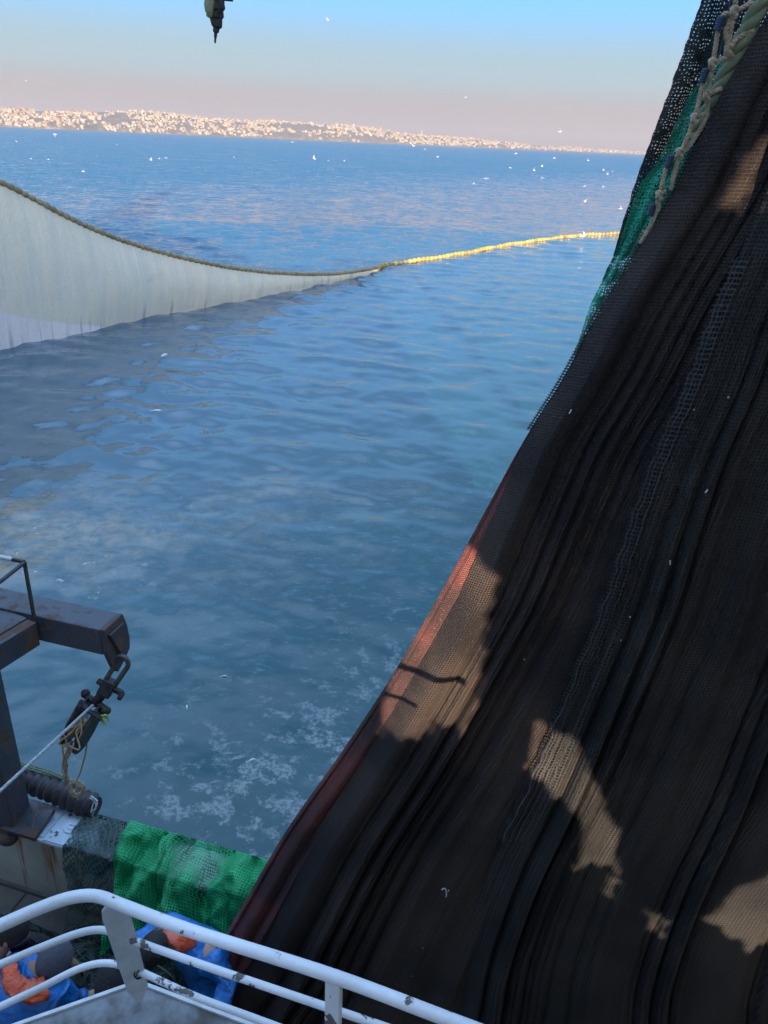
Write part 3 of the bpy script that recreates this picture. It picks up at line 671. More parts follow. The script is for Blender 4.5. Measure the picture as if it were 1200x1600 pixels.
fs = [(j*n+i, j*n+(i+1) % n, (j+1)*n+(i+1) % n, (j+1)*n+i) for j in range(len(pf)-1) for i in range(n)]
b.add(vs, fs); b.build('sheave', M['sheave'], blk)
b = MB(); b.tube([A2-by*.10+bx*.01, A2+by*.11+bx*.01], .024, 12); b.ball(A2-by*.09+bx*.0, .032); b.ball(A2+by*.09+bx*.02, .040, .034, .03)
b.tube([A2-by*.075+bx*.035+bz*.05, A2+by*.02+bx*.04+bz*.085, A2+by*.12+bx*.05+bz*.06], .017, 8); b.build('latch_bar', M['dark_iron'], blk)
b = MB(); tq = A2+by*.125+bx*.045+bz*.04
for i in range(9):
    a = rng.uniform(-1, 1, 3)*.035; b.tube(smooth_path([tq+Vector((-.02, 0, .02)), tq+Vector(a)*.6, tq+Vector(a)+Vector((.01, 0, -.03))], 4), .005, 5)
b.build('twine_tuft', M['lime'], blk)
# ropes at the block
W0 = aty(143, 1104, 4.02); W1 = aty(0, 1236, 3.2); b = MB(); b.rope([W0+(W1-W0)*-.02, W1, W1+(W1-W0)*1.2], .0105, .05); tag(b.build('wire_rope', M['wire']), 'pale grey wire rope running taut from the block to the lower left', 'wire rope')
lp = [aty(u, v, yy) for u, v, yy in ((112, 1158, 3.97), (102, 1180, 3.98), (100, 1200, 4.0), (107, 1218, 4.02), (120, 1222, 4.0), (130, 1230, 3.98), (127, 1238, 4.0), (116, 1240, 4.02), (108, 1228, 4.03), (103, 1212, 4.02), (103, 1195, 4.01), (106, 1180, 4.0), (113, 1160, 3.99))]
b = MB(); b.rope(smooth_path(lp, 8), .0075, .04); 
for i in range(5): b.tube([lp[7]+Vector((.012*math.cos(a)-.01, .012*math.sin(a), .006*i)) for a in np.linspace(0, 6.28, 12)], .005, 5)
for i in range(5):
    o_ = Vector(rng.uniform(-1, 1, 3)*.012); k0 = int(rng.integers(0, 3)); b.tube(smooth_path([p+o_*(1+.5*math.sin(j*1.3+i)) for j, p in enumerate(lp[k0:11])], 6), .0035, 5)
for i in range(9): q0 = lp[7+int(rng.integers(-2, 3))]; b.tube(smooth_path([q0, q0+Vector(rng.uniform(-1, 1, 3)*.02), q0+Vector(rng.uniform(-1, 1, 3)*.035)+Vector((0, 0, -.02))], 4), .0022, 4)
tag(b.build('rope_loop', M['hemp']), 'frayed tan rope loop with a whipped eye hanging below the pulley', 'rope')
b = MB(); b.rope(smooth_path([aty(136, 1160, 4.03), aty(133, 1180, 4.05), aty(126, 1205, 4.1), aty(120, 1222, 4.15), aty(122, 1250, 4.3)], 6), .0065, .035)
for i in range(4):
    q0 = A2+bx*(.04+.05*i)+by*rng.uniform(-.05, .05)+bz*.07; b.tube(smooth_path([q0, q0+bz*.03+bx*.06+by*.03*math.sin(i*2), q0+bx*.16+bz*.02+by*.05*math.cos(i*3), A3+by*rng.uniform(-.04, .04)+bz*.05, lp[2]+Vector(rng.uniform(-1, 1, 3)*.012)], 6), .006, 6)
tag(b.build('rope_tail', M['hemp']), 'thin tan rope strands over the pulley block with one hanging straight behind the loop', 'rope')
# corrugated hose on the outboard side of the cap
b = MB(); hpts = resample(smooth_path([S(-3.2, .16, 2.62), S(-1.2, .10, 2.60), S(-.55, .07, 2.60), S(-.2, .04, 2.59), S(.02, .02, 2.585)], 10), .012)
hr = [.085+.012*math.sin(i*.012/.075*2*math.pi) for i in range(len(hpts))]; hr = [r_*(.85+.25*i/len(hr)) for i, r_ in enumerate(hr)]
b.tube(hpts, hr, 20); ho = b.build('corrugated_hose', M['hose']); tag(ho, 'ribbed dark rubber hose lying along the outer bulwark edge', 'hose')
b = MB(); hq = S(.02, .02, 2.66)
for i in range(4): b.tube(smooth_path([hq+Vector((.01*i, 0, .0)), hq+Vector(rng.uniform(-1, 1, 3)*.04+np.array([0, -.02, .03])), hq+Vector(rng.uniform(-1, 1, 3)*.05+np.array([.02, -.05, -.03])), hq+Vector(rng.uniform(-1, 1, 3)*.04+np.array([.0, -.05, -.09]))], 5), .004, 6)
tag(b.build('white_lashing', M['white_twine']), 'short knot of white twine at the hose end', 'twine')
b = MB()
for i in range(3): b.rope(smooth_path([S(-1.6+.1*i, .02+.03*i, 2.76), S(-1.0, .07+.02*i, 2.73), S(-.62+.05*i, .10+.02*i, 2.71), S(-.36+.08*i, .13, 2.66)], 6), .007, .05)
tag(b.build('lashing_rope', M['green_rope']), 'thin greenish lashing lines stretched over the rubber hose', 'rope')

# ------------------------------------------------------------------ nets draped over the bulwark and heaped on deck
def fbm(x, y, s, seed=0, oc=4): return noise.fractal(Vector((x*s, y*s, seed)), 1, 2, oc)
def drape(name, a0, a1, na, nb, prof, lump, mat, seed, label, cat, skew=0, top=None):
    P = np.zeros((nb, na, 3)); UV = np.zeros((nb, na, 2)); plen = [0]
    for i in range(1, len(prof)): plen.append(plen[-1]+math.dist(prof[i], prof[i-1]))
    for j in range(nb):
        d = plen[-1]*j/(nb-1); bb = np.interp(d, plen, [p[0] for p in prof]); zz = np.interp(d, plen, [p[1] for p in prof])
        for i in range(na):
            f = i/(na-1); a = a0+(a1-a0)*f + skew*d
            fold = abs(math.sin(a*8+d*2.6+2*fbm(a, d, .9, seed)))*.6 + abs(math.sin(a*19-d*4+3*fbm(a, d, 1.3, seed+3)))*.35
            n1 = fbm(a, d*.6, 2.2, seed+9); amt = lump*(.25+.75*min(1, d/.5))
            up = amt*(fold*.9 + .8*n1) + (top(a) if top else 0)*math.exp(-((d-.72)/.25)**2)
            p = S(a + .03*fbm(a, d, 4, seed+5), bb - up*.55, zz + up*.75 + .012)
            P[j, i] = p; UV[j, i] = (a*1.6, d+fold*.05)
    o = grid_mesh(name, P, mat, None, UV); tag(o, label, cat); return o
prof = [(.22, 1.9), (.10, 2.42), (.03, 2.52), (-.33, 2.53), (-.42, 2.30), (-.52, 2.0), (-.60, 1.82)]
drape('draped_net', -.02, .42, 60, 110, [(.16, 2.1), (.05, 2.47), (0, 2.515), (-.33, 2.52), (-.37, 2.3), (-.42, 1.9), (-.55, 1.60), (-.8, 1.54)], .05, M['net_teal'], 4.2, 'dark teal knotted net hung over the bulwark cap beside the green one', 'net')
def topb(a): return .10*math.exp(-((a-.38)/.13)**2)+.14*math.exp(-((a-.92)/.10)**2)+.06*math.exp(-((a-.65)/.1)**2)+.07*math.exp(-((a-1.62)/.07)**2)
drape('draped_net', .42, 1.62, 200, 130, prof, .27, M['net_green'], 8.8, 'bright green net gathered in folds over the bulwark', 'net', skew=.03, top=topb)
b = MB(); dk = []
P = np.zeros((40, 50, 3)); UV = np.zeros((40, 50, 2))
for j in range(40):
    for i in range(50):
        a = 1.62+.9*i/49; d = j/39*1.6; bb = np.interp(d, [0, .3, .6, 1.6], [.1, -.05, -.38, -.75]); zz = np.interp(d, [0, .3, .6, 1.6], [2.3, 2.60, 2.62, 1.6])
        P[j, i] = S(a+.12*d, bb-.05*fbm(a, d, 3, 1), zz+.1*fbm(a, d, 2.5, 2)+.03*abs(math.sin(a*14))); UV[j, i] = (a, d)
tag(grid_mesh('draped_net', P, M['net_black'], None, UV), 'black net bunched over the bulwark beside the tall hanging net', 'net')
# dark heap on deck
P = np.zeros((120, 150, 3)); UV = np.zeros((120, 150, 2))
for j in range(120):
    for i in range(150):
        a = -1.35+4.2*i/149; bb = -.42-2.2*j/119
        e = min(i/149, 1-i/149, j/119*2, 1-j/119)*5; e = min(1, e)
        hgt = e*(.40+.32*fbm(a, bb, .9, 5)+.13*fbm(a, bb, 4, 6)+.05*abs(math.sin(a*15+4*fbm(a, bb, 1.5, 7))))
        P[j, i] = S(a, bb, 1.512+max(0, hgt)); UV[j, i] = (a+.2*fbm(a, bb, 3, 1), bb+.2*fbm(a, bb, 3, 2))
heap = grid_mesh('net_heap', P, M['net_pile'], None, UV); tag(heap, 'dark green heap of loose netting covering the deck behind the railing', 'net')
b = MB(); hp_ = P
for s in range(150):               # loose meshes and twine lying over it
    i = random.randrange(8, 142); j = random.randrange(8, 112); pts = []; ang = random.uniform(0, 6.28)
    for q in range(7):
        pts.append(Vector(hp_[int(j), int(i)])+Vector((0, 0, .012+.02*random.random()))); ang += random.uniform(-.9, .9)
        i = min(148, max(1, i+3.2*math.cos(ang))); j = min(118, max(1, j+3.2*math.sin(ang)))
    b.tube(smooth_path(pts, 4), .0045, 5)
b.build('loose_twine', M['pile_twine'], heap)

# ------------------------------------------------------------------ the tall hanging net
EDGE = [(1345, -260), (1270, -110), (1200, 20), (1120, 160), (1060, 290), (1000, 388), (940, 486), (885, 588), (820, 692), (760, 802), (700, 912), (620, 1050), (540, 1172), (450, 1300), (380, 1420), (330, 1500), (270, 1580), (215, 1655)]
EV = np.array([q[1] for q in EDGE], float)
EP = np.array([list(aty(u, v, NETY(v))) for u, v in EDGE]); ET = (EV-EV[0])/(EV[-1]-EV[0])
def edge_pt(t): return np.stack([np.interp(t, ET, EP[:, i]) for i in range(3)], -1)
def smooth_edge():
    global EP, ET
    P = smooth_path([Vector(p) for p in EP], 8); EP = np.array([list(p) for p in P]); tt = np.linspace(0, 1, len(P)); ET = tt
smooth_edge()
SIDE = np.array([.975, -.10, .03]); OUT = np.array([-.10, -.97, .12])
def _uv(p):
    q = Vector(p)-CP; ww = q.dot(FW); return 600+1200*q.dot(RT)/ww, 800-1200*q.dot(UP)/ww
def _solve(t, u0, v0, sl_, lift):          # how far along the gathered row a straight hanging fold lies
    lo, hi = .05, 6.0; e = edge_pt(np.array([t]))[0]
    for _ in range(40):
        m = (lo+hi)/2; u, v = _uv(e+SIDE*m+OUT*lift)
        if u < u0+sl_*(v-v0): lo = m
        else: hi = m
    return m
_tt = np.linspace(0, 1, 40); _WW = np.array([2*_solve(t, 1415, 570, -.498, .30) for t in _tt]); _BB = np.array([_solve(t, 1090, 570, -.395, .17) for t in _tt])/_WW
_wc = np.polyfit(_tt, _WW, 5); _bc = np.polyfit(_tt, _BB, 5)
def width(t): return np.polyval(_wc, t)
def black_edge(t): return np.polyval(_bc, t)
def sheet(name, s0, s1, ns, nt_, t0, t1, lift, pleats, mat, seed, wob=.02, uvw=None, border=None, fine=.25):
    g = np.random.default_rng(seed); s = np.linspace(0, 1, ns); t = np.linspace(t0, t1, nt_)
    T, Sx = np.meshgrid(t, s, indexing='ij')
    a0 = s0(t) if callable(s0) else np.full(nt_, s0); a1 = s1(t) if callable(s1) else np.full(nt_, s1)
    F = a0[:, None] + (a1-a0)[:, None]*Sx
    base = edge_pt(t); W = width(t)
    P = base[:, None, :] + SIDE[None, None, :]*(F*W[:, None])[:, :, None]
    # pleats: gathered ridges of uneven width that drift slowly along the fall
    Pm = Sx*pleats; ph = np.zeros_like(Pm)
    for i in range(9):
        fr = g.uniform(.12, 1.1); ph += g.uniform(.2, .5)*np.sin(2*np.pi*fr*Pm*.35 + g.uniform(0, 6.28) + g.uniform(-.25, .25)*T)
    q = Pm+ph; r1 = np.abs(np.sin(np.pi*q))**.6
    cell = np.floor(q); amp = (.45+.55*np.abs(np.sin(cell*12.9898+seed)))*(.72+.28*np.sin(5.5*T+cell*1.7+seed)); 
    r2 = np.abs(np.sin(np.pi*(q*2.3+.6*np.sin(3*T+seed))))**.8
    cover = (W/pleats)[:, None]*(a1-a0)[:, None]
    r3 = np.abs(np.sin(np.pi*(q*3.7+.5*np.sin(2*q+seed)+.25*np.sin(5*T+cell))))**.7
    H = cover*((.52+.32*fine)*r1*amp + .05*fine/.25*r2 + .035*r3) + wob*.4*np.sin(5*T+2.2*Sx*3+seed)
    for i in range(14):          # irregular bunching along the fall
        ks, kt = g.uniform(6, 34)*pleats/8, g.uniform(-16, 16); H = H + .0042*g.uniform(.4, 1)*np.sin(ks*Sx+kt*T+g.uniform(0, 6.28))*np.clip(.3+np.sin(g.uniform(3, 9)*T+g.uniform(2, 9)*Sx+g.uniform(0, 6.28)), 0, 1.3)
    H = H*(.45+.55*np.clip((T-.25)*2.2, 0, 1))
    eb = np.clip(np.minimum(Sx*12, 1), 0, 1); H = H*eb
    P = P + OUT[None, None, :]*(H+lift)[:, :, None]
    du = np.cumsum(np.concatenate([np.zeros((nt_, 1)), np.sqrt(np.diff(H, axis=1)**2+np.sum(np.diff(P, axis=1)**2, -1))], 1), 1)
    uref = du[nt_//2][None, :].repeat(nt_, 0)*(.6+.4*(W/W[nt_//2]))[:, None]
    dv = np.cumsum(np.concatenate([[0], np.linalg.norm(np.diff(base, axis=0), axis=1)]))
    UV = np.stack([uref, dv[:, None].repeat(ns, 1)], -1)
    return grid_mesh(name, P, mat, tall, UV)
tall = empty('purse_net', (1.0, 3.4, 1.5)); tag(tall, 'huge black brown purse net hanging in long folds down to the deck', 'net')
sheet('edge_panel', -.004, lambda t: .075+0*t, 60, 700, .45, 1, 0.0, 2.2, M['net_red'], 2, .01)
sheet('selvedge', -.010, .03, 16, 700, .10, .46, -.03, 1, M['net_open'], 5, .01)
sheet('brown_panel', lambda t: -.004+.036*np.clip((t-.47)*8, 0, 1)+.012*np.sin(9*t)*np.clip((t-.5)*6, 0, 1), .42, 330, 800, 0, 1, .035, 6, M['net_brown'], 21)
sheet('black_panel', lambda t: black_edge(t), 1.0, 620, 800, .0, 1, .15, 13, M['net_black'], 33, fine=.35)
sheet('fringe', lambda t: black_edge(t)-.011+.003*np.sin(t*260)*np.sin(t*83), lambda t: black_edge(t)+.032, 20, 900, .30, .74, .165, 2, M['net_fringe'], 9)
# glinting scales and bits of white twine stuck in the net
b = MB()
for u, v in ((1047, 876), (1102, 770), (1137, 620), (985, 965), (970, 1000), (820, 1030), (700, 1393), (660, 1480), (645, 1525), (1020, 1240), (893, 640), (1085, 640), (1170, 900)):
    p = aty(u, v, NETY(v)-.32); b.tube([p, p+Vector((random.uniform(-.01, .01), 0, random.uniform(-.02, .02)))], .003, 5)
for u, v in ((690, 1390), (658, 1508)):
    p = aty(u, v, NETY(v)-.30); b.tube(smooth_path([p, p+Vector((.02, 0, .01)), p+Vector((.03, 0, -.03)), p+Vector((.03, .0, -.06))], 4), .004, 5)
b.build('scale_fleck', M['white_twine'], tall)

# side nets and ropes behind its upper edge
def strip(name, L, Rr, yoff, mat, ns, nt_, seed, label, amp=.03):
    vs = np.linspace(L[0][1], L[-1][1], nt_); P = np.zeros((nt_, ns, 3)); UV = np.zeros((nt_, ns, 2))
    dist = 0; prev = None
    for j, v in enumerate(vs):
        ul = np.interp(v, [q[1] for q in L], [q[0] for q in L]); ur = np.interp(v, [q[1] for q in Rr], [q[0] for q in Rr])
        for i in range(ns):
            f = i/(ns-1); u = ul+(ur-ul)*f + (2*fbm(v*.03, 0, 1.3, seed) if i < 2 else 0)
            y = NETY(v)+yoff - amp*.5*abs(math.sin(f*7+2*fbm(f, v*.002, 1, seed)))-.02*f
            P[j, i] = aty(u, v, y)
        if prev is not None: dist += (Vector(P[j, 0])-prev).length
        prev = Vector(P[j, 0])
        wv = np.concatenate([[0], np.cumsum(np.linalg.norm(np.diff(P[j], axis=0), axis=1))])
        UV[j, :, 0] = wv; UV[j, :, 1] = dist
    o = grid_mesh(name, P, mat, None, UV); tag(o, label, 'net'); return o
strip('side_net', [(1135, -120), (1096, 0), (1050, 130), (1002, 258), (975, 340), (958, 400)], [(1270, -120), (1195, 0), (1150, 130), (1080, 258), (1030, 340), (1000, 400)], .22, M['net_dark_open'], 40, 220, 3, 'dark see-through net strip against the sky at the upper edge')
strip('side_net', [(1120, 90), (1070, 160), (1030, 250), (1000, 285), (963, 390), (921, 480), (892, 570), (850, 660)], [(1180, 90), (1130, 160), (1085, 250), (1062, 290), (1010, 390), (948, 490), (895, 592), (860, 660)], .15, M['net_green_open'], 30, 260, 6, 'torn green see-through net strip between dark net and tall net')
Yr = 3.0
def rp(u, v, dy=0): return aty(u, v, NETY(v)-.02+dy)
rm = empty('rope_mesh', rp(1113, 100)); tag(rm, 'knotted tan rope mesh with blue lashings beside the thick green rope', 'rope mesh')
b = MB()
for ch in ([(1160, -60), (1150, -18), (1147, 19), (1127, 28), (1113, 100), (1100, 125), (1085, 185), (1062, 240), (1045, 252), (1030, 306), (1020, 345), (1000, 380)],
           [(1147, 19), (1138, 74), (1150, 62), (1166, 52), (1178, 46)], [(1113, 100), (1128, 92), (1138, 90), (1146, 86)], [(1113, 100), (1106, 149), (1102, 186), (1079, 225), (1066, 238)],
           [(1106, 149), (1118, 142), (1128, 138)], [(1085, 185), (1096, 180), (1106, 176)], [(1062, 240), (1052, 278), (1048, 296)], [(1147, 19), (1164, 10), (1175, 2)], [(1030, 306), (1040, 298)], [(1138, 74), (1134, 50), (1142, 28)], [(1030, 306), (1028, 330)]):
    b.rope(smooth_path([rp(*q) for q in ch], 6), .0085, .04, n=6)
b.build('mesh_cord', M['tan_rope'], rm)
for u, v in ((1147, 19), (1138, 78), (1113, 100), (1104, 150), (1085, 186), (1062, 240), (1030, 306)):
    p = rp(u, v, -.01); b = MB(); kp = []
    for a in np.linspace(0, 6.28*3, 42): kp.append(p+Vector((.009*math.cos(a+.2*a), .006*math.sin(a*2), .009*math.sin(a)+.006*(a/6.28-1.5))))
    b.tube(kp, .0068, 6); b.build('knot', M['tan_rope'], rm)
for u, v in ((1124, 36), (1100, 118), (1046, 252), (1018, 328)):
    p = rp(u, v, -.005); b = MB(); b.tube([p+Vector((.003, 0, .02))-Vector((.006, 0, .04))*f_+Vector((.009*math.cos(f_*38), .009*math.sin(f_*38), 0)) for f_ in np.linspace(0, 1, 60)], .0045, 6); b.build('blue_lashing', M['blue_twine'], rm)
b = MB()
b.tube(smooth_path([rp(1142, 0), rp(1130, 60), rp(1124, 85), rp(1118, 92)], 5), .0025, 5)
b.build('blue_twine', M['blue_twine'], rm)
b = MB(); b.rope(smooth_path([rp(1245, -90, .02), rp(1192, 0, .02), rp(1166, 52, .02), (rp(1140, 105, .03)), rp(1112, 165, .05), rp(1085, 215, .09)], 8), .031, .18, n=10)
tag(b.build('thick_rope', M['green_rope']), 'thick twisted pale green rope along the upper edge of the tall net', 'rope')

# ------------------------------------------------------------------ white seine wall, its cork rope, and the yellow floats
wl = [Vector(q) for q in ((-22.5, 12.5, 0), (-19.8, 18.5, 0), (-17.2, 23.2, 0))] + [atz(u, v) for u, v in ((0, 545), (130, 520), (250, 492), (340, 478), (420, 462), (500, 445), (560, 433), (590, 424))]
wl = resample(smooth_path(wl, 8), .12); rope_px = [(0, 285), (60, 317), (120, 349), (180, 374), (240, 393), (300, 408), (360, 420), (420, 427), (480, 430), (530, 429), (580, 421), (600, 415)]
def proj(p): q = Vector(p)-CP; ww = q.dot(FW); return 600+1200*q.dot(RT)/ww, 800-1200*q.dot(UP)/ww
tops = []
for p in wl:
    best = None
    for zz in np.linspace(0, 13, 261):
        u, v = proj((p.x, p.y, zz))
        if u < 0: continue
        e = v-np.interp(u, [q[0] for q in rope_px], [q[1] for q in rope_px])
        if best is None and e <= 0: best = zz
    tops.append(best)
i0 = next(i for i, t in enumerate(tops) if t is not None)
for i in range(i0-1, -1, -1): tops[i] = tops[i+1] + (.030+.0006*(i0-i))*1.25
tops = [max(.06, t if t is not None else .06) for t in tops]
ts_ = np.convolve(np.pad(tops, 6, mode='edge'), np.ones(13)/13, 'valid')
sw = empty('seine_wall', (-10.6, 35.2, 0)); tag(sw, 'pale grey seine net hanging like a sail from its cork rope into the water', 'net')
lowz = []
for p in wl:                       # seam of the lower lavender panel
    best = 0
    for zz in np.linspace(0, 6, 121):
        u, v = proj((p.x, p.y, zz))
        if v >= np.interp(u, [-300, 0, 60, 120, 170, 185], [440, 487, 499, 506, 509, 511]): best = zz
    u0, v0 = proj((p.x, p.y, 0)); lowz.append(best if u0 < 185 else 0)
n = len(wl); rows = 70; P = np.zeros((rows, n, 3)); UV = np.zeros((rows, n, 2)); PL = []
for j in range(rows):
    f = j/(rows-1)
    for i, p in enumerate(wl):
        zt = ts_[i]; zb = lowz[i] if lowz[i] > .05 else -1.2; zz = zb+(zt-zb)*f
        hh = max(0, zz)/(zt+.01); bel = .35*math.sin(math.pi*min(1, hh))*min(1, zt/3)
        wr = .05*fbm(i*.12, zz*.25, .9, 2)+.03*math.sin(i*.12*5+3*fbm(i*.12, zz*.3, .5, 4))*(1-hh*.5)
        P[j, i] = (p.x+(bel+wr)*.8, p.y-(bel+wr)*.5, zz); UV[j, i] = (i*.12, zz)
grid_mesh('upper_panel', P, M['seine'], sw, UV)
il = [i for i in range(n) if lowz[i] > .05]; m_ = len(il); P2 = np.zeros((30, m_, 3)); UV2 = np.zeros((30, m_, 2))
for j in range(30):
    f = j/29
    for k, i in enumerate(il):
        p = wl[i]; top = Vector(P[0, i]); bot = Vector((p.x, p.y, -1.2)); q = bot.lerp(top, f); wr = .035*math.sin(i*.12*7+2*fbm(i*.12, f, .7, 3))*(1-f)
        P2[j, k] = (q.x+wr, q.y-wr, q.z); UV2[j, k] = (i*.12, q.z)
grid_mesh('lower_panel', P2, M['seine_low'], sw, UV2)
b = MB(); hd = resample([Vector((P[-1, i, 0], P[-1, i, 1], ts_[i]+.03)) for i in range(n)], .06)
b.tube(hd, [.10+.022*math.sin(i*.06/.30*2*math.pi) + .012*fbm(i*.06, 0, 1.2, 1) for i in range(len(hd))], 10); b.build('cork_rope', M['cork'], sw)
bo = [atz(u, v, .05) for u, v in ((590, 421), (600, 415), (640, 409), (680, 403), (730, 395), (780, 385), (825, 378), (870, 372), (915, 367), (960, 365))]; bo.append(bo[-1]+Vector((6.5, 4.0, 0))); bo.append(bo[-1]+Vector((8, 1.5, 0)))
bo = smooth_path(bo, 10); fl = empty('float_line', bo[0]); tag(fl, 'long line of yellow floats lying on the water beyond the seine net', 'float line')
b = MB(); b.tube(bo, .03, 8); b.build('line', M['tan_rope'], fl)
fp = resample(bo, .54); b = MB(); b.tube([(-.18, 0, 0), (-.165, 0, 0), (-.10, 0, 0), (.10, 0, 0), (.165, 0, 0), (.18, 0, 0)], [.05, .11, .155, .155, .11, .05], 12)
fo = b.build('float', M['float'], fl); fme = fo.data; rest = MB(); cnt = 0
for i, p in enumerate(fp):
    d = (fp[min(i+1, len(fp)-1)]-fp[max(i-1, 0)]).normalized(); ang = math.atan2(d.y, d.x)+random.uniform(-.06, .06); zz = .07+.03*math.sin(i*.7)
    vis = True
    if cnt < 100:
        o = fo if cnt == 0 else fo.copy()
        if cnt: COL.objects.link(o)
        o.parent = fl; o.location = Vector((p.x, p.y, zz))-fl.location; o.rotation_euler = (0, 0, ang); cnt += 1
    else:
        c, s_ = math.cos(ang), math.sin(ang); rest.add([(p.x+v.co.x*c-v.co.y*s_, p.y+v.co.x*s_+v.co.y*c, zz+v.co.z) for v in fme.vertices], [tuple(q.vertices) for q in fme.polygons])
tag(rest.build('far_floats', M['float'], fl), kind='stuff')

# ------------------------------------------------------------------ gulls
def gull_mesh(flap, sweep, sit=False):
    b = MB(); pts = [(-.26, 0, 0), (-.20, 0, .0), (-.08, 0, -.005), (.06, 0, 0), (.15, 0, .025), (.20, 0, .045), (.24, 0, .05), (.27, 0, .045)]
    b.tube(pts, [.012, .035, .068, .07, .05, .042, .038, .015], 10, 0); b.tube([(.265, 0, .043), (.32, 0, .032)], [.013, .004], 6, 3)
    b.add([(-.24, .02, 0), (-.24, -.02, 0), (-.37, -.07, .0), (-.37, .07, .0), (-.24, 0, .012), (-.36, 0, .01)], [(0, 1, 2, 3), (1, 0, 4), (0, 3, 5, 4), (2, 1, 4, 5), (3, 2, 5)], 0)
    if sit:
        for s in (1, -1): b.ball((-.06, s*.05, .02), .2, .03, .05, 1)
        b.tube([(-.2, .02, .03), (-.38, 0, .035)], [.03, .005], 6, 2)
    else:
        for s in (1, -1):
            a1, a2 = flap; x0 = .06
            st = [(0.04, 0, 0, .17), (.30, .30*math.sin(a1), .03, .15), (.46, .30*math.sin(a1)+.16*math.sin(a2), -.02-sweep, .11), (.60, .30*math.sin(a1)+.30*math.sin(a2), -.08-sweep*2, .06), (.68, .30*math.sin(a1)+.38*math.sin(a2), -.14-sweep*2.5, .015)]
            for q in range(4):
                (y0, z0, xx0, c0_), (y1, z1, xx1, c1_) = st[q], st[q+1]; mi = 2 if q == 3 else 1
                vs = []
                for (yy, zz, xx, cc) in ((y0*math.cos(a1), z0, xx0, c0_), (y1*math.cos(a1), z1, xx1, c1_)):
                    vs += [(x0+xx+cc*.35, s*yy, zz+.0), (x0+xx, s*yy, zz+.018), (x0+xx-cc*.75, s*yy, zz), (x0+xx, s*yy, zz-.006)]
                b.add(vs, [(0, 1, 5, 4), (1, 2, 6, 5)], mi); b.add(vs, [(2, 3, 7, 6), (3, 0, 4, 7)], 0 if q < 3 else 2)
    me = bpy.data.meshes.new('gull'); me.from_pydata(b.v, [], b.f); me.polygons.foreach_set('material_index', b.m)
    for m in ('gull_white', 'gull_grey', 'gull_black', 'beak'): me.materials.append(M[m])
    bm = bmesh.new(); bm.from_mesh(me); bmesh.ops.recalc_face_normals(bm, faces=bm.faces); bm.to_mesh(me); bm.free()
    me.polygons.foreach_set('use_smooth', [True]*len(me.polygons)); return me
GM = [gull_mesh((.45, .15), .02), gull_mesh((.75, .5), .03), gull_mesh((.15, -.35), .05), gull_mesh((-.4, -.6), .04), gull_mesh((0, 0), 0, True)]
GL = 'gull in flight low over the open water, one white speck of the scattered flock'; GG = 'gulls scattered over the open water'
SL = 'gull resting on the open water beyond the net, a small white dot'; SG = 'gulls floating on the open water'
gl = [(512, 31, 17, 1, 'lone white gull flying high in the sky left of centre'), (86, 210, 15, 3, 'gull with drooped wings flying below the left end of the far town'), (236, 250, 13, 1, 'gull flapping over blue water above the cork rope at left'), (491, 248, 17, 1, 'larger gull rising over the open water at mid width'),
 (646, 228, 15, 0, 'gull skimming below the pale tower of the far town'), (876, 206, 22, 0, 'broad winged grey gull in the haze above the horizon at right'), (727, 152, 13, 1, 'faint gull high in the haze left of the hanging net'), (552, 195, 15, 0, 'dark gull passing in front of the town ridge'), (41, 126, 10, 2, 'tiny dark gull in the haze at far left'),
 (834, 266, 16, 1, 'gull with steeply raised wings at right over pale water'), (970, 326, 15, 1, 'gull flying close against the dark side net edge'), (911, 369, 24, 1, 'white gull with a raised wing settling on the yellow float line'), (757, 224, 12, 2, 'dark gull crossing the right end of the far town'),
 (26, 221, 8, 0, None), (130, 268, 9, 0, None), (457, 222, 12, 2, None), (664, 233, 10, 3, None), (684, 245, 13, 2, None), (797, 262, 12, 2, None), (806, 240, 14, 0, None), (866, 247, 12, 2, None), (919, 251, 11, 1, None), (847, 260, 12, 1, None), (943, 266, 12, 1, None), (949, 272, 13, 1, None), (957, 268, 8, 0, None), (740, 287, 10, 1, None), (914, 315, 9, 1, None), (913, 291, 10, 0, None), (873, 200, 9, 0, None), (513, 251, 7, 2, None), (538, 251, 8, 2, None), (249, 248, 7, 1, None), (366, 246, 7, 0, None),
 (75, 249, 5, 4, None), (48, 248, 4, 4, None), (848, 278, 5, 4, None), (757, 279, 4, 4, None), (762, 279, 4, 4, None), (943, 291, 4, 4, None), (260, 247, 4, 4, None), (183, 226, 4, 4, None)]
for u, v, spx, kd, lab in gl:
    me = GM[kd]; k = ray(u, v)
    if kd == 4:
        p = atz(u, v, .05); sc = min(2.2, max(1, spx*p.y/1200/.55))
    else:
        d = 1.25*1200/(spx*.78); dz = atz(u, v, .4).y*.9 if k.z < -.002 else 1e9; d = min(d, dz); p = CP+k*(d); sc = 1.0
    o = bpy.data.objects.new('gull', me); COL.objects.link(o); o.location = p
    o.rotation_euler = (random.uniform(-.5, .5) if kd != 4 else 0, random.uniform(-.2, .1) if kd != 4 else 0, random.choice((random.uniform(-.7, .7), math.pi+random.uniform(-.7, .7)))); o.scale = (sc,)*3
    if lab: tag(o, lab, 'gull')
    elif kd == 4: tag(o, SL, 'gull', SG)
    else: tag(o, GL, 'gull', GG)

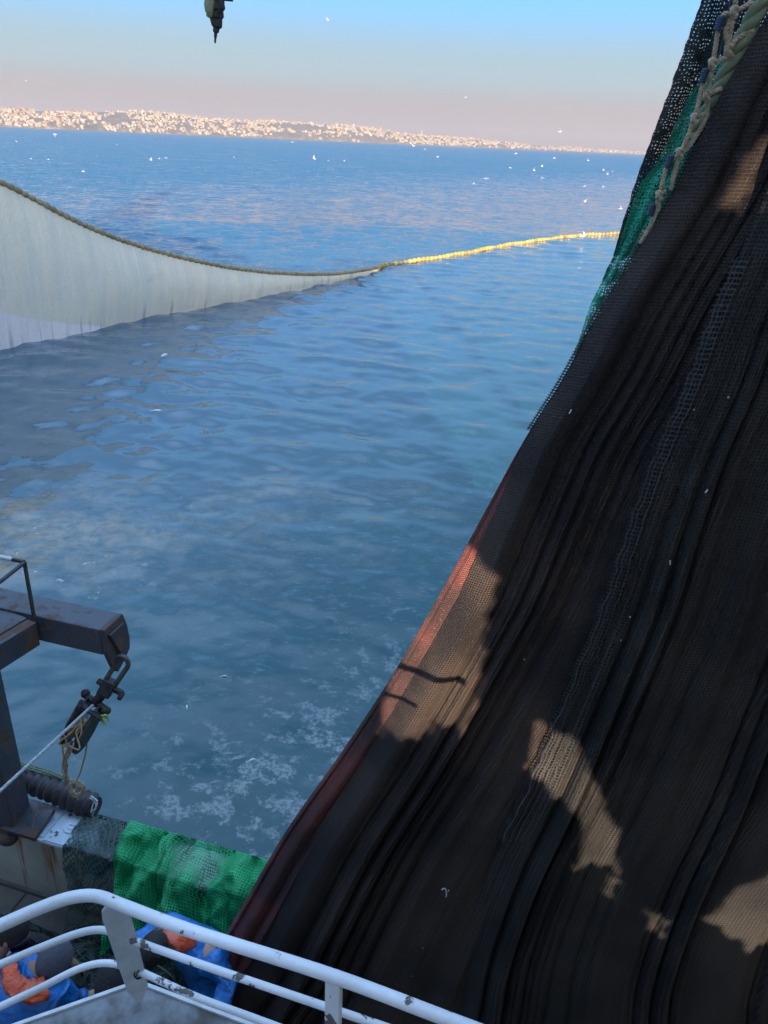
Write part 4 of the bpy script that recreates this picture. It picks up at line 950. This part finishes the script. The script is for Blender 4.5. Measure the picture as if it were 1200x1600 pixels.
# frayed end hanging from a wire above the frame
ts = empty('rope_tassel', aty(336, 20, 5.0)); tag(ts, 'frayed dark rope end with a ragged point dangling at the top of the sky', 'rope end')
b = MB()
def tl(u, v, dy=0): return aty(u, v, 5.0+dy)
b.tube(smooth_path([tl(338, -40), tl(336, 0), tl(338, 18), tl(339, 36), tl(337, 52), tl(336, 68)], 6), [.05]*6+[.052]*6+[.040]*4+[.030]*5+[.018]*3+[.009]*3+[.006]*3+[.002], 10)
for i in range(26):
    u0 = random.uniform(326, 346); v1 = random.uniform(14, 40) if u0 < 342 else random.uniform(5, 36)
    b.tube(smooth_path([tl(u0+random.uniform(-2, 4), -25, random.uniform(-.05, .05)), tl(u0, 0, random.uniform(-.05, .05)), tl(u0*.7+337*.3, v1, random.uniform(-.04, .04))], 4), [.011]*4+[.010]*4+[.004], 6)
b.tube(smooth_path([tl(342, -2), tl(352, -1), tl(364, 0)], 4), .008, 6)
b.build('frayed_cord', plain('tassel_dark', (.028, .030, .030), .9, .4, 30), ts)
b = MB(); b.tube(smooth_path([tl(325, -30, -.03), tl(325, 5, -.04), tl(327, 20, -.04), tl(326, 26, -.03)], 5), [.018]*5+[.022]*5+[.016]*5+[.008], 8)
b.tube(smooth_path([tl(332, -10, -.05), tl(331, 12, -.05), tl(329, 25, -.04)], 5), .010, 6); b.build('pale_strand', M['green_rope'], ts)
b = MB(); b.tube([tl(338, -40), tl(338, -900)], .012, 8); b.build('hanger', M['wire'], ts)

# bits floating on the water; the thin sliver stands in for a reflected streak
for u, v, l_, rot, lab in ((256, 556, .55, 1.35, 'thin white sliver standing in for a bright streak in the seine net reflection'), (245, 642, .36, .1, 'pale patch floating at the edge of the net reflection'), (393, 1188, .12, .5, 'small white fish floating beside a scum patch below centre'), (292, 1105, .11, 1.8, 'sliver of white fish floating in dark water left of centre'), (350, 1057, .10, .1, 'tiny curved white fish floating in the open dark water')):
    b = MB(); b.tube([(-l_*.5, 0, .0), (-l_*.38, 0, .0), (-l_*.1, .0, .01), (l_*.2, 0, .01), (l_*.42, 0, .0), (l_*.5, 0, 0)], [l_*.03, l_*.03, l_*.1, l_*.11, l_*.06, l_*.01], 8)
    b.add([(-l_*.47, 0, .0), (-l_*.62, l_*.1, 0), (-l_*.57, 0, .005), (-l_*.62, -l_*.1, 0)], [(0, 1, 2, 3)])
    o = b.build('fish_or_streak', M['fish']); o.location = atz(u, v, .012); o.rotation_euler = (0, 0, rot); tag(o, lab, 'fish')

# ------------------------------------------------------------------ people
def skin_mesh(verts, edges, rads, sub=2):
    me = bpy.data.meshes.new('tmp'); me.from_pydata([tuple(v) for v in verts], edges, []); o = bpy.data.objects.new('tmp', me); COL.objects.link(o)
    sk = o.modifiers.new('skin', 'SKIN'); sk.use_smooth_shade = True; sd = o.modifiers.new('sub', 'SUBSURF'); sd.levels = sub; sd.render_levels = sub
    for i, r_ in enumerate(rads): me.skin_vertices[0].data[i].radius = (r_, r_) if not isinstance(r_, tuple) else r_
    me.skin_vertices[0].data[0].use_root = True
    dg = bpy.context.evaluated_depsgraph_get(); ev = o.evaluated_get(dg); m2 = ev.to_mesh(); vs = [tuple(v.co) for v in m2.vertices]; fs = [tuple(p.vertices) for p in m2.polygons]
    ev.to_mesh_clear(); bpy.data.objects.remove(o); return vs, fs
class Sk:
    def __init__(s): s.v = []; s.e = []; s.r = []
    def chain(s, pts, rads, root=None):
        pr = root
        for p, r_ in zip(pts, rads):
            s.v.append(Vector(p)); s.r.append(r_); i = len(s.v)-1
            if pr is not None: s.e.append((pr, i))
            pr = i
        return pr
def head_shape(b, c, face, up, r=.105, mi=0):
    face = (face-up*face.dot(up)).normalized(); side = face.cross(up).normalized(); vs = []; fs = []; nu, nv = 28, 20
    for j in range(nv+1):
        th = math.pi*j/nv
        for i in range(nu):
            ph = 2*math.pi*i/nu; x = math.sin(th)*math.cos(ph); y = math.sin(th)*math.sin(ph); z = math.cos(th)      # x to the face
            rx, ry, rz = .098, .077, .118
            if z < 0: ry *= 1-.28*(-z); rx *= 1-.10*(-z)
            q = Vector((x*rx, y*ry, z*rz))
            if x > .3:
                nose = math.exp(-((y/.16)**2))*math.exp(-(((z+.18)/.20)**2)); q.x += .026*nose*(x-.2)
                for sy in (-1, 1): q.x -= .011*math.exp(-(((y-sy*.38)/.17)**2)-(((z-.06)/.13)**2))
                q.x -= .006*math.exp(-((y/.3)**2)-(((z+.52)/.05)**2)); q.x += .012*math.exp(-((y/.3)**2)-(((z+.82)/.12)**2))
            vs.append(c + face*q.x + side*q.y + up*q.z)
    for j in range(nv):
        for i in range(nu): fs.append((j*nu+i, (j+1)*nu+i, (j+1)*nu+(i+1) % nu, j*nu+(i+1) % nu))
    b.add(vs, fs, mi)
    for sy in (-1, 1):
        rot = Matrix((face, side, up)).transposed()
        b.ball(c+side*(sy*.080)-face*.008-up*.012, .020, .009, .032, mi, 10, 8, rot); b.ball(c+face*.083+side*(sy*.031)+up*.008, .011, .011, .011, 1, 8, 6)
    return face, side, up
def hand(sk, wrist, dirv, palm_n, root, curl=.5):
    dirv = dirv.normalized(); side = dirv.cross(palm_n).normalized(); pn = side.cross(dirv)
    i = sk.chain([wrist+dirv*.035, wrist+dirv*.075], [(.030, .017), (.034, .014)], root)
    for q, ln in ((-.027, .062), (-.009, .075), (.009, .078), (.027, .070)):
        p0 = wrist+dirv*.095+side*q; d1 = (dirv+pn*curl*.5).normalized(); d2 = (dirv+pn*curl*1.6).normalized()
        sk.chain([p0, p0+d1*ln*.5, p0+d1*ln*.5+d2*ln*.45], [.0085, .008, .0065], i)
    p0 = wrist+dirv*.03+side*.034; sk.chain([p0, p0+(side+dirv).normalized()*.035, p0+(side*.7+dirv).normalized()*.065+pn*.015], [.011, .010, .008], i-1)
def person(label, pelvis, chest, neck, headc, face, hup, sh, elL, wrL, elR, wrR, kneeL, footL, kneeR, footR, mats, extras):
    """one continuous body; clothing, hair, hood are children"""
    V = lambda q: Vector(q); pelvis, chest, neck, headc = map(V, (pelvis, chest, neck, headc)); sh = V(sh).normalized()
    jt = {}
    sk = Sk(); r0 = sk.chain([pelvis], [.14]); c1 = sk.chain([(pelvis+chest)/2, chest], [.135, .155], r0); nk = sk.chain([neck, headc-V(hup)*.05], [.062, .06], c1)
    arms = []
    for sg, e, w_ in ((-1, elL, wrL), (1, elR, wrR)):
        e, w_ = V(e), V(w_); s0 = chest.lerp(neck, .55)+sh*(sg*.19); k = sk.chain([s0, e, w_], [.062, .045, .030], c1); hand(sk, w_, w_-e, Vector((0, 0, -1)), k); arms.append((s0, e, w_))
    legs = []
    for sg, kk, ft in ((-1, kneeL, footL), (1, kneeR, footR)):
        kk, ft = V(kk), V(ft); h0 = pelvis+sh*(sg*.10)-Vector((0, 0, .05)); sk.chain([h0, kk, ft, ft+V(face)*.14*1+Vector((0, 0, -.045))], [.095, .062, .045, .04], r0); legs.append((h0, kk, ft))
    vs, fs = skin_mesh(sk.v, sk.e, sk.r); b = MB(); b.add(vs, fs, 0); f_, s_, u_ = head_shape(b, headc, V(face), V(hup).normalized())
    body = b.build('person', [M['skin'], M['hair']]); tag(body, label, 'person')
    # jacket
    jk = Sk(); r0 = jk.chain([pelvis], [.17]); c1 = jk.chain([(pelvis+chest)/2, chest, chest.lerp(neck, 1.0)], [.175, .195, .105], r0)
    for s0, e, w_ in arms: jk.chain([s0, e, e.lerp(w_, .86)], [.095, .072, .052], c1-1)
    vs, fs = skin_mesh(jk.v, jk.e, jk.r)
    vs = [tuple(Vector(p)+Vector((noise.noise(Vector(p)*11), noise.noise(Vector(p)*11+Vector((5, 0, 0))), noise.noise(Vector(p)*11+Vector((0, 7, 0)))))*.03 + Vector((noise.noise(Vector(p)*27), noise.noise(Vector(p)*27+Vector((5, 0, 0))), noise.noise(Vector(p)*27+Vector((0, 7, 0)))))*.010) for p in vs]
    b = MB(); b.add(vs, fs); b.build('jacket', mats[0], body)
    tr = Sk(); r0 = tr.chain([pelvis+Vector((0, 0, .02))], [.165])
    for h0, kk, ft in legs: tr.chain([h0, kk, ft+Vector((0, 0, .06))], [.115, .085, .07], r0)
    vs, fs = skin_mesh(tr.v, tr.e, tr.r); b = MB(); b.add(vs, fs); b.build('trousers', mats[1], body)
    b = MB()
    for h0, kk, ft in legs:
        d = V(face); d.z = 0; d.normalize(); rot = Matrix((d, Vector((-d.y, d.x, 0)), Vector((0, 0, 1)))).transposed(); b.ball(ft+d*.07+Vector((0, 0, -.02)), .15, .055, .05, 0, 14, 10, rot); b.tube([ft+Vector((0, 0, -.03)), ft+Vector((0, 0, .16))], .06, 12)
    b.build('boot', mats[2], body)
    rot = Matrix((f_, s_, u_)).transposed()
    for kind, mm in extras:
        b = MB()
        if kind == 'hair' or kind == 'cap':
            vs = []; fs = []; nu, nv = 24, 12; k = 1.10 if kind == 'hair' else 1.14
            for j in range(nv+1):
                th = math.pi*.60*j/nv
                for i in range(nu):
                    ph = 2*math.pi*i/nu; fr = math.cos(ph); thx = th*(1-.30*max(0, fr)**2 if kind == 'hair' else 1-.12*max(0, fr)); rr = k*(1+(.035*noise.noise(Vector((math.cos(ph)*4, math.sin(ph)*4, th*5))) if kind == 'hair' else 0))
                    q = Vector((math.sin(thx)*math.cos(ph)*.098*rr-.004, math.sin(thx)*math.sin(ph)*.080*rr, math.cos(thx)*.118*rr)); vs.append(headc+rot@q)
            for j in range(nv):
                for i in range(nu): fs.append((j*nu+i, (j+1)*nu+i, (j+1)*nu+(i+1) % nu, j*nu+(i+1) % nu))
            b.add(vs, fs); o = b.build(kind, mm, body); sm_ = o.modifiers.new('s', 'SOLIDIFY'); sm_.thickness = .008
        elif kind == 'hood':       # hood lying open on the back of the neck
            vs = []; fs = []; nu, nv = 22, 8; c = neck-f_*.05
            for j in range(nv+1):
                for i in range(nu+1):
                    a = math.pi*(.05+.90*i/nu)+math.pi/2; rr = .10+.075*math.sin(math.pi*j/nv*.75)+.02*noise.noise(Vector((i*.5, j*.4, 2))); hh = .115*(1-j/nv)-.03
                    vs.append(c+f_*(math.cos(a)*rr)+s_*(math.sin(a)*rr*1.15)+u_*(hh+.02*noise.noise(Vector((i*.4, j*.6, 5)))))
            for j in range(nv):
                for i in range(nu): fs.append((j*(nu+1)+i, j*(nu+1)+i+1, (j+1)*(nu+1)+i+1, (j+1)*(nu+1)+i))
            b.add(vs, fs); o = b.build('hood', mm, body); sm_ = o.modifiers.new('s', 'SOLIDIFY'); sm_.thickness = .01
        elif kind in ('collar', 'piping'):
            wv_ = (1.3, 0, 0); rr0 = .12 if kind == 'collar' else .15; a0_, a1_ = (-.2, 1.9) if kind == 'collar' else (1.9, 3.6); vs = []; fs = []
            c = headc.lerp(neck, .8)
            if kind == 'piping':
                for dq in (0, .03): b.tube([c + RT*((rr0-dq)*math.cos(a_)) + UP*((rr0-dq)*math.sin(a_)) - FW*(.06-dq) for a_ in np.linspace(a0_, a1_, 14)], .007, 6)
            else:
                for j in range(6):
                    for i in range(15):
                        a_ = a0_+(a1_-a0_)*i/14; rr = rr0-.05+.02*j+.012*noise.noise(Vector((i*.5, j*.7, 1))); vs.append(c + RT*(rr*math.cos(a_)) + UP*(rr*math.sin(a_)*.9) - FW*(.10-.025*j))
                for j in range(5):
                    for i in range(14): fs.append((j*15+i, j*15+i+1, (j+1)*15+i+1, (j+1)*15+i))
                b.add(vs, fs)
            o = b.build(kind, mm, body)
            if kind == 'collar': sm_ = o.modifiers.new('s', 'SOLIDIFY'); sm_.thickness = .01
        elif kind == 'apron':
            P0 = (pelvis+chest)/2; b.ball(P0-f_*.03, .22, .24, .30, 0, 18, 12, rot); b.build('bib', mm, body)
    return body
Z = 1.56
person('black haired crewman in dark clothes at the left edge, ear and cheek showing', (-2.55, 2.85, 2.38), (-2.40, 2.99, 2.74), (-2.26, 3.06, 2.92), (-2.17, 3.10, 3.03), Vector((.75, .05, -.45)), Vector((.30, .10, .9)).normalized(), (.2, -1, 0),
       (-2.15, 3.30, 2.60), (-2.02, 3.42, 2.25), (-2.35, 2.72, 2.5), (-2.3, 2.95, 2.25), (-2.42, 3.02, 2.05), (-2.55, 3.0, Z+.05), (-2.40, 2.75, 2.05), (-2.55, 2.7, Z+.05), (M['black_cloth'], M['black_cloth'], M['black_cloth']), [('hair', M['hair'])])
q_ = [tuple(atz(*k_)) for k_ in ((20, 1592, 2.50), (48, 1548, 2.78), (66, 1518, 2.92), (86, 1500, 3.0), (-15, 1540, 2.6), (5, 1500, 2.5), (112, 1570, 2.62), (150, 1552, 2.58))]
person('crewman in blue oilskins and a grey cap, orange hood down, arm reaching right', q_[0], q_[1], q_[2], q_[3], Vector((.55, .75, -.35)), Vector((.15, .25, .95)).normalized(), (.85, -.35, 0),
       q_[4], q_[5], q_[6], q_[7], (-2.1, 2.6, 2.0), (-2.2, 2.5, Z+.05), (-1.9, 2.5, 2.0), (-2.0, 2.4, Z+.05), (M['blue_oilskin'], M['orange_oilskin'], M['black_cloth']), [('cap', M['cap']), ('hood', M['orange_oilskin'])])
person('dark haired crewman in blue oilskins with an orange collar bending over the net', (-1.02, 3.42, 2.30), (-1.10, 3.36, 2.64), (-1.22, 3.22, 2.82), (-1.31, 3.08, 2.94), Vector((-.35, -.75, -.6)), Vector((.02, -.62, .78)).normalized(), (-.80, .45, 0),
       (-.86, 3.12, 2.62), (-.95, 2.85, 2.40), (-1.55, 3.24, 2.66), (-1.70, 3.02, 2.54), (-1.25, 3.25, 1.98), (-1.15, 3.35, Z+.05), (-1.05, 3.1, 1.98), (-.95, 3.2, Z+.05), (M['blue_oilskin'], M['blue_oilskin'], M['black_cloth']), [('hair', M['hair']), ('collar', M['orange_oilskin']), ('piping', M['green_rope'])])
person('crewman with a black knitted cap half hidden behind the leaning rail post', (-1.45, 2.62, 2.28), (-1.46, 2.74, 2.62), (-1.47, 2.82, 2.82), (-1.49, 2.87, 2.95), Vector((.15, .8, -.5)), Vector((0, .35, .93)).normalized(), (.95, -.1, 0),
       (-1.70, 2.85, 2.45), (-1.66, 3.05, 2.30), (-1.22, 2.82, 2.45), (-1.25, 3.02, 2.30), (-1.55, 2.75, 1.95), (-1.6, 2.6, Z+.05), (-1.33, 2.75, 1.95), (-1.3, 2.6, Z+.05), (M['black_cloth'], M['black_cloth'], M['black_cloth']), [('cap', M['black_cloth'])])
# the one whose shoe shows on the walkway
sf = aty(-8, 978, 4.02); sf.z = 4.60
person('person standing on the steel walkway, only a brown shoe tip in view', (-3.05, 4.02, 5.42), (-3.10, 4.06, 5.80), (-3.08, 4.06, 5.98), (-3.05, 4.06, 6.12), Vector((.85, .4, -.1)), Vector((.05, 0, 1)).normalized(), (.4, -.9, 0),
       (-2.98, 4.28, 5.62), (-2.82, 4.36, 5.45), (-3.0, 3.80, 5.62), (-2.84, 3.84, 5.42), (-2.96, 4.14, 5.02), (-2.98, 4.22, 4.66), (-2.9, 3.98, 5.02), (-2.72, 4.02, 4.66), (M['black_cloth'], M['black_cloth'], M['shoe']), [('hair', M['hair'])])

# ------------------------------------------------------------------ haze
b = MB(); b.box((0, 3000, 148), 30000, 30000, 304)
hz = b.build('haze', [], None, False); hm_ = bpy.data.materials.new('haze'); hm_.use_nodes = True; t_ = hm_.node_tree; t_.nodes.clear(); o_ = t_.nodes.new('ShaderNodeOutputMaterial'); pv = t_.nodes.new('ShaderNodeVolumePrincipled')
pv.inputs['Color'].default_value = (.60, .53, .52, 1); pv.inputs['Density'].default_value = .00013; pv.inputs['Anisotropy'].default_value = .2; t_.links.new(pv.outputs[0], o_.inputs['Volume'])
hz.data.materials.append(hm_); tag(hz, kind='stuff')
